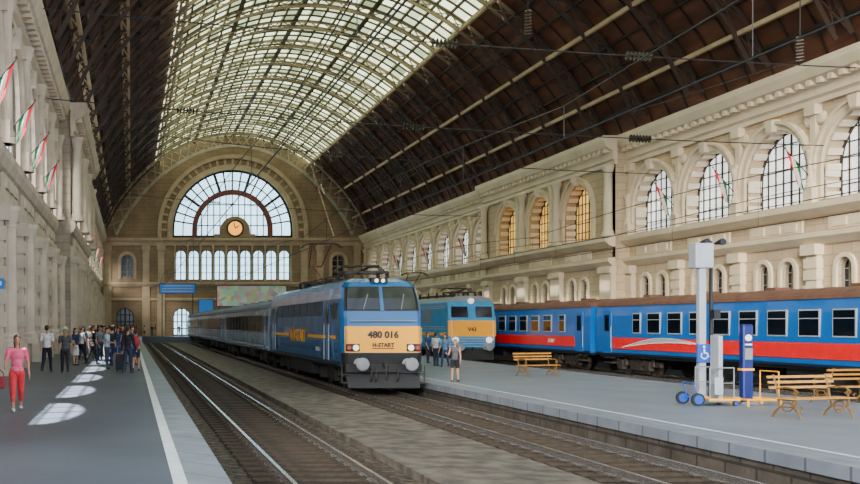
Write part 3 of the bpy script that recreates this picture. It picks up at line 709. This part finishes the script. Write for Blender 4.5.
MB().box(-1.4,1.4,.1,LL-.1,.75,.98).build('underframe','black',l2)
MB().path([(0,-.1,1.0),(0,-.4,.95),(0,-.4,.6)],.05).build('coupling_hook','grime',l2)
bogie(l2,3.6,(-1.15,1.15),.58); bogie(l2,LL-3.6,(-1.15,1.15),.58)
MB().box(-.5,.5,5,11,4.25,4.45).build('roof_duct','grime',l2)
for y in(.9,4.2,6,8,10,11.5):
    for x in(-.9,.9): m=MB(); m.lathe((x,y,4.15),[(.09,0),(.04,.05),(.09,.1),(.04,.15),(.09,.2),(.04,.45)],8); m.build('roof_insulator','grime',l2)
panto(l2,2.4,False,4.25); panto(l2,13,True,4.2,-1)
# ------------------------------------------------------------ wires and insulators
def ins(mb,a,b,n=6,r=.16):
    a=Vector(a);b=Vector(b)
    for i in range(n):
        p=a.lerp(b,(i+.3)/n); q=a.lerp(b,(i+.75)/n); mb.tube(p,q,r,r*.45,8)
def span(Y,zl,zr_,fr_,label,sag=.4,ol=1.02,orr=.45):
    a=Vector((XL+(ol if zl>14.1 else .4),Y,zl)); b=Vector((XR-orr,Y,zr_)); t=thing('span_wire',label,'wire',tuple(a))
    pts=[a.lerp(b,i/24)-Vector((0,0,sag*4*(i/24)*(1-i/24))) for i in range(25)]
    MB().path(pts,.028,5).build('cable','wire',t,world=True)
    for f in fr_:
        k=int(f*24); p=pts[k]; q=pts[k+1]; d=(q-p).normalized()*.75; m=MB(); ins(m,p,p+d*1.5,7,.2); m.build('insulator','insulator',t,world=True)
    return pts
def frx(px,Y): return (((px-VX)*Y/F)-XL)/(XR-XL)
span(50,14.0,11.6,[frx(195,50),frx(435,50),frx(660,50)],'cross-hall span wire with three insulators, lower in view',.3)
span(41,15.7,13.0,[frx(430,41),frx(655,41)],'cross-hall span wire with two insulators, higher in view',.3)
span(66,15.8,12.6,[frx(330,66)],'cross-hall span wire above the parked trains, farther away',.5,2.03)
span(97.5,15.8,13.2,[.3],'cross-hall span wire halfway down the hall',.5)
for (px,py,Y) in((528,22,46),(800,48,44)):
    p=P(px,py,Y); u=p.x-CX; zt=rz(u) if abs(u)<20 else 16; t=thing('hanging_insulator','vertical insulator hanging from the roof near the %s'%('middle of the picture' if px<600 else 'top right corner'),'insulator',(p.x,Y,p.z))
    MB().tube((p.x,Y,p.z+.4),(p.x,Y,zt),.025).build('hanger','wire',t,world=True)
    m=MB(); ins(m,(p.x,Y,p.z-.6),(p.x,Y,p.z+.6),8,.18); m.build('discs','insulator',t,world=True)
    MB().path([(p.x,Y,p.z-.5),(p.x-4.5,Y+6,13.3)],.02).build('stay','wire',t,world=True)
for x,l in((3.33,'empty left track'),(9.16,'blue and yellow locomotive'),(21.4,'older blue locomotive'),(25.35,'blue and red coaches')):
    t=thing('contact_wire','overhead contact wire running above the %s'%l,'wire',(x,0,6.3)); MB().tube((x,5,6.42),(x,134,6.42),.018,n=5).build('conductor','wire',t,world=True)
    mb=MB(); prev=None
    for i in range(42):
        yy=5+129*i/41; z=7.1+.5*abs(math.cos(PI*i/10)); cur=(x,yy,z)
        if prev: mb.tube(prev,cur,.016,n=4)
        if i%2: mb.tube(cur,(x,yy,6.42),.008,n=4)
        prev=cur
    mb.build('messenger','wire',t,world=True)
# ------------------------------------------------------------ flags
def flag(base,dirx,label,sc=1.):
    t=thing('wall_flag',label,'flag',base,0,'tricolour flags on the hall walls')
    tip=Vector((dirx*1.5,0,1.7))*sc; MB().tube((0,0,0),tip,.03,.02,8).build('pole','dark_metal',t)
    m=MB(); m.lathe(tuple(tip),[(.02,0),(.06,.05),(.02,.12)],8); m.build('finial','gold_iron',t)
    nu,nv=9,8; vs=[];uv=[]
    for j in range(nv+1):
        for i in range(nu+1):
            s=i/nu; v=j/nv; p=tip*(.42+.55*s*(1-.35*v)); 
            vs.append((p.x-dirx*.25*v*sc,.10*math.sin(s*9+v*3)*(.3+v)*sc,p.z-v*(1.5)*sc+(-.0))); uv.append((s,v))
    fs=[(j*(nu+1)+i,j*(nu+1)+i+1,(j+1)*(nu+1)+i+1,(j+1)*(nu+1)+i) for j in range(nv) for i in range(nu)]
    me=bpy.data.meshes.new('cloth'); me.from_pydata(vs,[],fs); ul=me.uv_layers.new(name='UVMap')
    for lp_ in me.loops: ul.data[lp_.index].uv=uv[lp_.vertex_index]
    me.materials.append(M['flag']); o=bpy.data.objects.new('cloth',me); C.objects.link(o); o.parent=t
    for p in me.polygons: p.use_smooth=True
i=0
for Y,z in((31.2,9.75),(37.3,9.8),(43.6,9.8),(49.4,9.5)):
    flag((XL+.02,Y,z),1,'tricolour flag on the left wall, %s from the near end'%ORD[i],.68); i+=1
for Y in(90.6,103.3,116.): flag((XL+.5,Y,9.6),1,'tricolour flag on the left wall, %s from the near end'%ORD[i],.7); i+=1
i=0
for Y in(44.8,51.15,57.5,63.9,102.6,115.3,128.): 
    flag((XR-.3,Y,10.1),-1,'tricolour flag on the right wall, %s from the near end'%ORD[i],.9); i+=1
# ------------------------------------------------------------ benches
def bench(loc,rz_,label):
    t=thing('platform_bench',label,'bench',loc,rz_,'slatted platform benches')
    for k in range(4): y=-.42+k*.125; MB().box(-.95,.95,y,y+.055,.44,.465).build('seat_slat','wood',t)
    for k in range(3): z=.66+k*.12; y=.10+k*.035; MB().hexa([(-.95,y,z),(.95,y,z),(.95,y+.025,z),(-.95,y+.025,z),(-.95,y+.02,z+.055),(.95,y+.02,z+.055),(.95,y+.045,z+.055),(-.95,y+.045,z+.055)]).build('back_slat','wood',t)
    for x in(-.75,.75):
        m=MB()
        m.path([(x,-.5,0),(x,-.46,.12),(x,-.36,.25),(x,-.40,.42),(x,.06,.42),(x,.1,.6),(x,.2,.98)],.024)
        m.path([(x,.22,0),(x,.16,.12),(x,.02,.25),(x,.06,.42)],.024)
        m.path([(x,-.36,.25)]+[(x,-.16+.14*math.cos(a),.26+.1*math.sin(a)) for a in [PI*q/6 for q in range(6,-7,-1)]]+[(x,.02,.25)],.016)
        sg=1 if x<0 else -1
        m.path([(x,-.3,.42)]+[(x+sg*.22*(1-math.cos(a)),-.3,.42-.30*math.sin(a)) for a in [PI/2*q/5 for q in range(1,6)]]+[(x+sg*.3,-.3,.2),(x+sg*.24,-.3,.27)],.016)
        m.path([(x,.12,.66),(x,-.1,.70),(x,-.34,.68),(x,-.44,.60),(x,-.38,.54),(x,-.3,.58)],.022); m.tube((x,-.38,.44),(x,-.36,.66),.018)
        m.build('leg_frame','gold_iron',t)
    return t
def pb(px,py,c=2.15):
    Y=F*c/(py-VY); return ((px-VX)*Y/F,Y,EYE-c)
x,y,z=pb(807,417); b1=bench((x,y,z),0.25,'slatted bench with curled gold legs, nearest of the benches at the right')
x,y,z=pb(535,376); dup(b1,(x,y,z),.3,'slatted bench standing far down the island platform, before the red and blue coach')
x,y,z=pb(850,404); dup(b1,(x,y,z),3.35,'slatted bench behind the nearest bench, its back to the camera')
# ------------------------------------------------------------ mast, sign column, lift, pillar
x,y,z=pb(711,400)
t=thing('lamp_mast','slim dark lamp mast with twin fittings beside the pale sign column','lamp post',(x,y,z))
m=MB(); m.lathe((0,0,0),[(.14,0),(.14,.06),(.07,.1),(.055,1.0),(.045,4.45),(.02,4.5)],12); m.build('pole','dark_metal',t)
m=MB(); m.bar((-.22,0,4.42),(.22,0,4.42),.045); m.build('cross_arm','dark_metal',t)
for s in(-1,1):
    m=MB(); m.lathe((s*.22,-.08,4.46),[(.04,.18),(.08,0),(.10,-.12),(.09,-.14)],12,'y'); m.build('lamp_head','dark_metal',t)
m=MB(); m.tube((0,0,2.4),(.0,-.2,2.45),.02); m.box(-.09,.09,-.3,-.14,2.3,2.55); m.build('loudspeaker','dark_metal',t)
x,y,z=pb(698,402)
t=thing('sign_post','slim pale grey column with a white cabinet on top and a small wheelchair sign','sign post',(x,y-.15,z))
MB().box(-.095,.095,-.09,.09,0,3.7).build('column','light_grey',t,bevel=.03)
MB().box(-.25,.25,-.18,.18,3.68,4.36).build('cabinet','light_grey',t,bevel=.03)
MB().box(-.18,.18,-.14,-.09,1.1,1.6).build('sign_plate','trolley_blue',t)
m=MB(); m.ell((-.01,-.155,1.53),.035,.01,.035,8,6); m.bar((-.01,-.155,1.48),(0,-.155,1.36),.03); m.bar((0,-.155,1.36),(.07,-.155,1.355),.03); m.bar((.07,-.155,1.355),(.11,-.155,1.25),.03)
q=[(-.0+.09*math.cos(a),-.155,1.29+.09*math.sin(a)) for a in [PI*.75+PI*1.2*k/9 for k in range(10)]]; m.path(q,.015,5); m.build('wheelchair_symbol','white',t)
x,y,z=pb(715,405)
t=thing('wheelchair_lift','mobile wheelchair lift with pale mast, small blue wheels and yellow edged deck','wheelchair lift',(x,y,z))
MB().box(-.38,.42,-.35,.35,.1,.15).build('deck','grey_paint',t)
for a,b_ in(((-.38,-.37,.17),(.42,-.37,.17)),((-.38,.37,.17),(.42,.37,.17)),((.42,-.37,.17),(.42,.37,.17))): MB().bar(a,b_,.06).build('yellow_edge','yellow',t)
for yy in(-.33,.33): MB().path([(-.33,yy,.15),(-.33,yy,1.0),(.3,yy,1.0),(.3,yy,.15)],.018).tube((-.33,yy,.6),(.3,yy,.6),.014).build('guard_rail','grey_paint',t)
MB().box(-.02,.10,-.2,.2,.12,1.85).build('mast_case','light_grey',t,bevel=.03)
MB().box(-.22,.0,-.36,-.34,.3,.75).build('side_panel','light_grey',t)
for xx,yy,r in((-.66,-.36,.17),(-.66,.36,.17),(.32,-.36,.07),(.32,.36,.07)):
    w=MB().lathe((xx,yy,r),[(r,-.035),(r,.035)],20,'y').build('wheel','rubber',t); MB().lathe((xx,yy,r),[(r*.7,-.045),(r*.7,.045)],16,'y').build('hub','trolley_blue',w)
m=MB(); m.path([(-.66,-.36,.17),(-.5,-.2,.2),(-.38,-.2,.14),(-.38,.2,.14),(-.5,.2,.2),(-.66,.36,.17)],.025); m.path([(-.6,-.25,.2),(-.72,-.25,.6),(-.72,.25,.6),(-.6,.25,.2)],.016); m.build('axle_frame','trolley_blue',t)
x,y,z=pb(746,404)
t=thing('help_point','tall deep blue help pillar with round badge, right of the wheelchair lift','information pillar',(x,y,z))
MB().box(-.15,.15,-.1,.1,.05,2.15).build('pillar','blue_sign',t,bevel=.06)
MB().box(-.22,.22,-.18,.18,0,.06).build('base_plate','grey_paint',t)
MB().box(-.1,.1,-.125,-.1,1.2,1.5).build('panel','grey_paint',t); m=MB(); m.lathe((0,-.10,1.78),[(.09,0),(.09,-.015)],16,'y'); m.build('round_badge','white',t)
MB().box(-.09,.09,-.12,-.1,1.58,1.62).build('white_mark','white',t)
MB().box(-.16,.16,-.11,.11,.9,.96).build('yellow_ring','yellow',t)
x,y,z=pb(755,405)
t=thing('barrier_frame','low yellow tubular barrier around the foot of the blue help pillar','barrier',(x,y,z))
for yy in(-.38,.38): MB().path([(-.42,yy,0),(-.42,yy,.16),(.42,yy,.16),(.42,yy,0)],.035).build('side_rail','yellow',t)
for xx in(-.42,.42): MB().path([(xx,-.38,.16),(xx,.38,.16)],.035).build('end_rail','yellow',t)
MB().path([(.38,-.38,.16),(.38,-.38,.9),(.38,.38,.9),(.38,.38,.16)],.016).build('hoop','yellow',t)
t=thing('platform_sign','small blue and white platform sign fixed to the left wall','sign',(XL+.02,33.5,3.7))
MB().box(0,.34,-.03,.03,0,.36).build('plate','sign_blue',t); MB().box(.1,.26,-.045,-.03,.12,.26).build('white_mark','white',t)
# ------------------------------------------------------------ people
REM=[]
def rem(mb,name,m,par,vox,col):
    o=mb.build(name,m,par,smooth=True); md=o.modifiers.new('r','REMESH'); md.mode='VOXEL'; md.voxel_size=vox; md.use_smooth_shade=True
    s=o.modifiers.new('s','SMOOTH'); s.factor=.5; s.iterations=3; o.color=(*col,1); REM.append(o); return o
SK=(.55,.28,.17)
def person(label,loc,rzz,H,top,bot,hair=(.04,.02,.012),topc='short',botc='long',legs=((.3,.1),(-.25,.2)),arms=((.25,.1,.3),(-.25,.1,.3)),shoe=(.05,.05,.05),long_hair=False,vox=.013,group=None,skin=SK,hat=None):
    t=thing('person',label,'person',loc,rzz,group)
    J={}
    for i,s in enumerate((-1,1)):
        a,k=legs[i]; hp=Vector((s*.052,0,.50)); kn=hp+Vector((s*.004,-math.sin(a),-math.cos(a)))*.235; an=kn+Vector((0,-math.sin(a-k),-math.cos(a-k)))*.225; J['h',s],J['k',s],J['a',s]=hp,kn,an
    dz=min(J['a',-1].z,J['a',1].z)-.038
    for i,s in enumerate((-1,1)):
        a,o_,e=arms[i]; sh=Vector((s*.105,0,.805)); d=Vector((s*math.sin(o_),-math.sin(a)*math.cos(o_),-math.cos(a)*math.cos(o_))); el=sh+d*.175
        d2=Vector((s*math.sin(o_)*.4,-math.sin(a+e),-math.cos(a+e))).normalized(); wr=el+d2*.15; J['s',s],J['e',s],J['w',s],J['d',s]=sh,el,wr,d2
    def V(v): v=Vector(v); return (v.x*H,v.y*H,(v.z-dz)*H)
    def E(m,c,a,b,c2): c=V(c); m.ell(c,a*H,b*H,c2*H)
    def T(m,a,b,r0,r1): m.tube(V(a),V(b),r0*H,r1*H,10); p=V(a); m.ell(p,r0*H,r0*H,r0*H,10,6); p=V(b); m.ell(p,r1*H,r1*H,r1*H,10,6)
    m=MB(); E(m,(0,0,.52),.078,.055,.055); E(m,(0,0,.62),.066,.047,.09); E(m,(0,0,.735),.082,.052,.085); T(m,(-.09,0,.80),(.09,0,.80),.028,.028)
    T(m,(0,.006,.80),(0,0,.89),.027,.026); E(m,(0,.004,.948),.041,.050,.050); E(m,(0,-.012,.908),.031,.036,.036); E(m,(0,-.050,.925),.007,.012,.012)
    for s in(-1,1): E(m,(s*.042,.005,.93),.006,.012,.016)
    for s in(-1,1):
        T(m,J['h',s],J['k',s],.046,.032); T(m,J['k',s],J['a',s],.031,.02); T(m,J['s',s],J['e',s],.026,.021); T(m,J['e',s],J['w',s],.020,.014)
        w=J['w',s]; d=J['d',s]; E(m,w+d*.028,.012,.022,.028)
        for q in range(4):
            b=w+d*.045+Vector((0,(q-1.5)*.010,0)); ln=(.030,.038,.035,.026)[q]; mid=b+d*ln*.55; tip=mid+(d+Vector((-s*.5,0,0))).normalized()*ln*.5; T(m,b,mid,.0052,.0050); T(m,mid,tip,.005,.0042)
        b=w+d*.015+Vector((0,-.018,0)); T(m,b,b+d*.025+Vector((-s*.006,-.014,0)),.006,.005)
        a=J['a',s]; E(m,a+Vector((0,-.03,-.018)),.024,.06,.02)
    rem(m,'body','skin',t,min(vox,.011),skin)
    for s in(-1,1):
        m=MB(); E(m,(s*.016,-.046,.943),.006,.005,.004); o=m.build('eye','cloth',t); o.color=(.03,.02,.02,1)
    m=MB(); E(m,(0,-.046,.899),.012,.006,.004); o=m.build('mouth','cloth',t); o.color=(.35,.08,.07,1)
    m=MB(); E(m,(0,.012,.962),.047,.053,.047); E(m,(0,.03,.935),.045,.035,.045)
    if long_hair: E(m,(0,.04,.89),.045,.03,.07); E(m,(0,.045,.84),.04,.02,.05)
    rem(m,'hair','cloth',t,.012,hair)
    if hat:
        m=MB(); p=V((0,0,.975)); m.lathe(p,[(.085*H,0),(.085*H,.008*H),(.05*H,.01*H),(.045*H,.045*H),(.02*H,.05*H)],16); o=m.build('hat','cloth',t,smooth=True); o.color=(*hat,1)
    m=MB(); E(m,(0,0,.735),.092,.062,.088); E(m,(0,0,.64),.080,.058,.09); E(m,(0,0,.555),.088,.065,.06); T(m,(-.095,0,.805),(.095,0,.805),.031,.031)
    if topc!='sleeveless':
        for s in(-1,1):
            e=J['s',s].lerp(J['e',s],.7 if topc=='short' else 1); T(m,J['s',s],e,.034,.031)
            if topc=='long': T(m,J['e',s],J['w',s],.029,.022)
    rem(m,'shirt' if topc!='sleeveless' else 'vest_top','cloth',t,vox,top)
    m=MB(); E(m,(0,0,.515),.088,.065,.05)
    if botc=='skirt':
        m.lathe(V((0,0,.27)),[(.105*H,0),(.1*H,.06*H),(.085*H,.2*H),(.07*H,.28*H)],16)
    for s in(-1,1):
        if botc=='skirt': continue
        if botc=='shorts': T(m,J['h',s],J['h',s].lerp(J['k',s],.6),.056,.048)
        else:
            T(m,J['h',s],J['k',s],.055,.041); T(m,J['k',s],J['k',s].lerp(J['a',s],.55 if botc=='crop' else .97),.040,.030)
    rem(m,{'skirt':'skirt','shorts':'shorts'}.get(botc,'trousers'),'cloth',t,vox,bot)
    for s in(-1,1):
        m=MB(); a=J['a',s]; E(m,a+Vector((0,-.028,-.016)),.028,.07,.023); E(m,a+Vector((0,.012,-.008)),.026,.03,.03); rem(m,'shoe','cloth',t,.012,shoe)
    return t
def pl_(px,py): 
    c=1.8; Y=F*c/(py-VY); return ((px-VX)*Y/F,Y,.7)
person('person in a bright pink shirt and cropped red trousers walking at the left edge',pl_(17,411),.15,1.6,(.88,.12,.22),(.72,.03,.04),(.09,.03,.012),'short','crop',((.28,.05),(-.22,.25)),((.2,.24,1.1),(-.2,.22,.45)),(.6,.6,.6),vox=.010,skin=(.50,.23,.12),long_hair=True)
def tote(loc,col,label,kind='shoulder_bag'):
    t=thing(kind,label,'bag',loc); m=MB(); m.box(-.13,.13,-.06,.06,0,.24); o=m.build('bag_body','cloth',t,bevel=.04); o.color=(*col,1)
    m=MB(); m.path([(-.1,0,.22),(-.08,0,.32),(0,0,.4),(.08,0,.32),(.1,0,.22)],.012); o=m.build('strap','cloth',t); o.color=(*col,1); return t
x,y,z=pl_(17,411); tote((x-.35,y-.10,z+.47),(.30,.03,.04),'red handbag held at the side of the person in pink')
person('person in a white shirt and dark trousers walking away by the left wall',pl_(47,372),2.9,1.78,(.85,.85,.85),(.012,.012,.025),(.04,.02,.015),'short','long',((.3,.1),(-.25,.3)),((.2,.12,.2),(-.2,.12,.2)))
person('person in a dark grey top and black trousers with a pale hat, right of the white-shirted person',pl_(65,373),3.3,1.68,(.06,.06,.07),(.015,.015,.02),(.3,.2,.1),'short','long',((-.2,.3),(.25,.05)),((.1,.1,1.2),(.2,.12,.3)),long_hair=True,hat=(.6,.55,.45))
person('person in a pale blue shirt standing in the middle group',pl_(107,369),1.2,1.66,(.35,.48,.65),(.03,.04,.08),legs=((.05,0),(-.05,.05)),arms=((.5,.1,1.0),(.0,.1,.1)))
person('person in grey top and jeans in the middle group, left side',pl_(100,360),0.2,1.7,(.2,.2,.22),(.03,.06,.14),legs=((.1,0),(-.1,.1)))
person('person in a black jacket seen from behind in the middle group',pl_(128,373),2.6,1.72,(.015,.015,.02),(.02,.03,.07),topc='long',legs=((.15,.05),(-.15,.2)))
person('person in a grey shirt and dark shorts with a red backpack beside the white line',pl_(136,371),3.0,1.6,(.28,.3,.33),(.02,.03,.05),botc='shorts',legs=((.2,.05),(-.2,.3)))
x,y,z=pl_(136,371); t=thing('backpack','red backpack worn by the person beside the white line','backpack',(x,y-.2,z+.9)); m=MB(); m.ell((0,0,.2),.15,.09,.24); o=m.build('pack','cloth',t,smooth=True); o.color=(.5,.02,.03,1); m=MB(); m.ell((0,-.08,.12),.1,.05,.1); o=m.build('pocket','cloth',t,smooth=True); o.color=(.3,.02,.03,1)
person('person in a navy dress near the far end of the middle group',pl_(118,362),.4,1.63,(.02,.03,.12),(.02,.03,.12),botc='skirt',topc='sleeveless',long_hair=True,legs=((0,0),(0,0)))
x,y,z=pl_(121,371); t=thing('suitcase','upright dark suitcase standing between two people of the middle group','suitcase',(x,y,z)); MB().box(-.2,.2,-.12,.12,.06,.65).build('shell','black',t,bevel=.04); MB().path([(-.13,.08,.65),(-.13,.08,.95),(.13,.08,.95),(.13,.08,.65)],.012).build('handle','grey_paint',t)
for s in(-.15,.15): MB().lathe((s,0,.04),[(.04,-.03),(.04,.03)],10,'y').build('wheel','rubber',t)
person('person in a grey sleeveless top and black shorts standing on the island platform',pb(455,382),-.6,1.58,(.10,.10,.12),(.01,.01,.012),(.2,.09,.03),'sleeveless','shorts',((.1,0),(-.12,.15)),((.3,.15,1.5),(.0,.12,.2)),long_hair=True,vox=.011)
person('person in a dark blue shirt beside the locomotive nose, farthest left of three',pb(428,363),.5,1.7,(.02,.06,.17),(.02,.02,.04),legs=((.1,0),(-.1,.1)))
person('person in a white T-shirt between two others near the older locomotive',pb(436,366),2.2,1.72,(.6,.6,.6),(.02,.03,.06),legs=((0,0),(0,0)),arms=((.6,.1,1.2),(.0,.1,.1)))
person('person in a blue-grey top nearest the older locomotive',pb(445,367),-.7,1.68,(.12,.22,.34),(.03,.05,.13),long_hair=True)
protoA=person('distant person in a black top and trousers, among the crowd by the left wall',(-2.7,70,.7),.3,1.72,(.02,.02,.02),(.02,.02,.03),vox=.02,group='distant crowd on the left platform')
protoB=person('distant person in a red top and dark skirt among the crowd',(-2.2,66,.7),2.4,1.63,(.4,.06,.06),(.03,.03,.07),vox=.02,long_hair=True,botc='skirt',legs=((0,0),(0,0)),group='distant crowd on the left platform')
protoC=person('distant person in a pale top and khaki shorts among the crowd',(-1.6,74,.7),3.1,1.75,(.5,.5,.5),(.2,.16,.10),vox=.02,botc='shorts',legs=((.3,.1),(-.3,.2)),group='distant crowd on the left platform')
cols=[('black',(.012,.012,.012)),('white',(.6,.6,.6)),('navy',(.01,.02,.08)),('grey',(.14,.14,.16)),('maroon',(.2,.012,.02)),('beige',(.4,.30,.18)),('blue',(.06,.15,.36)),('olive',(.08,.09,.03))]
def recolor(t,c,c2):
    for ch in t.children:
        n=ch.name.split('.')[0]
        if n in('shirt','vest_top'): ch.color=(*c,1)
        elif n in('trousers','skirt','shorts'): ch.color=(*c2,1)
used=[(-2.7,70),(-2.2,66),(-1.6,74)]+[pl_(a,b)[:2] for a,b in((47,372),(65,373),(107,369),(100,360),(128,373),(136,371),(118,362),(121,371))]
def spot(fx,fy):
    for _ in range(400):
        x,Y=fx(),fy()
        if 59<Y<85 and x<-2.6: continue
        if all((x-a)**2+(Y-b)**2>1.0 for a,b in used): used.append((x,Y)); return x,Y
    return x,Y
pts=[]
for k in range(42):
    if k<14: pts.append(spot(lambda:R.uniform(-2.6,.1),lambda:R.uniform(41,58)))
    elif k<32: pts.append(spot(lambda:R.uniform(-3.1,.0),lambda:R.uniform(58,100)))
    else: pts.append(spot(lambda:R.uniform(-2.5,.3),lambda:R.uniform(104,134)))
pts.sort(key=lambda q:q[1])
ci=[0,2,3,0,1,4,0,6,5,2,0,7,3]
for k,(x,Y) in enumerate(pts):
    pr=(protoA,protoB,protoC,protoA)[k%4]; cn,cc=cols[ci[k%13]]; nn=('trousers','skirt','shorts','trousers')[k%4]
    d=dup(pr,(x,Y,.7),R.uniform(0,6),'person in %s top and %s, %s nearest of the left platform crowd'%(cn,nn,ORD[k]))
    recolor(d,cc,cols[ci[(k*3+1)%13]][1])
for k in range(12):
    x,Y=spot(lambda:R.uniform(-2,12),lambda:R.uniform(138.8,147))
    d=dup((protoA,protoB,protoC)[k%3],(x,Y,.7),R.uniform(0,6),'tiny person in %s top on the far concourse, number %s counted'%(cols[k%8][0],ORD[k]),'people on the far concourse'); recolor(d,cols[k%8][1],cols[(k+3)%8][1])
# bake remesh + text
bpy.context.view_layer.update(); dg=bpy.context.evaluated_depsgraph_get(); done={}
for o in REM: done[o.data.name]=bpy.data.meshes.new_from_object(o.evaluated_get(dg))
tx=[(o,bpy.data.meshes.new_from_object(o.evaluated_get(dg))) for o in bpy.data.objects if o.type=='FONT']
newm=[(o,done[o.data.name]) for o in bpy.data.objects if o.type=='MESH' and o.data.name in done]
for o,me in newm:
    o.modifiers.clear(); o.data=me
    for p in me.polygons: p.use_smooth=True
for o,me in tx:
    n=o.name.split('.')[0]; par=o.parent; l=o.location.copy(); r=o.rotation_euler.copy(); bpy.data.objects.remove(o)
    o2=bpy.data.objects.new(n,me); C.objects.link(o2); o2.parent=par; o2.location=l; o2.rotation_euler=r
# ------------------------------------------------------------ light, world, camera
w=bpy.data.worlds.new('World'); bpy.context.scene.world=w; w.use_nodes=True; bg=w.node_tree.nodes['Background']; bg.inputs[0].default_value=(.74,.85,1,1); bg.inputs[1].default_value=3.4
def sun(n,d,e,ang,col):
    s=bpy.data.lights.new(n,'SUN'); s.energy=e; s.angle=ang; s.color=col; so=bpy.data.objects.new(n,s); C.objects.link(so)
    so.rotation_euler=Vector(d).to_track_quat('-Z','Y').to_euler()
sun('sun',(.32,.14,-1),60,.012,(1,.95,.86))
sun('open_end_daylight',(.50,1,-.33),6.5,.30,(1,.93,.82))  # second sun added as fill, standing for sky light at the open end
cam=bpy.data.cameras.new('camera'); co=bpy.data.objects.new('camera',cam); C.objects.link(co); co.location=(0,0,EYE); co.rotation_euler=(PI/2,0,0)
cam.sensor_width=36; cam.lens=F/860*36; cam.shift_x=(430-VX)/860; cam.shift_y=(VY-242)/860; cam.clip_end=500
bpy.context.scene.camera=co
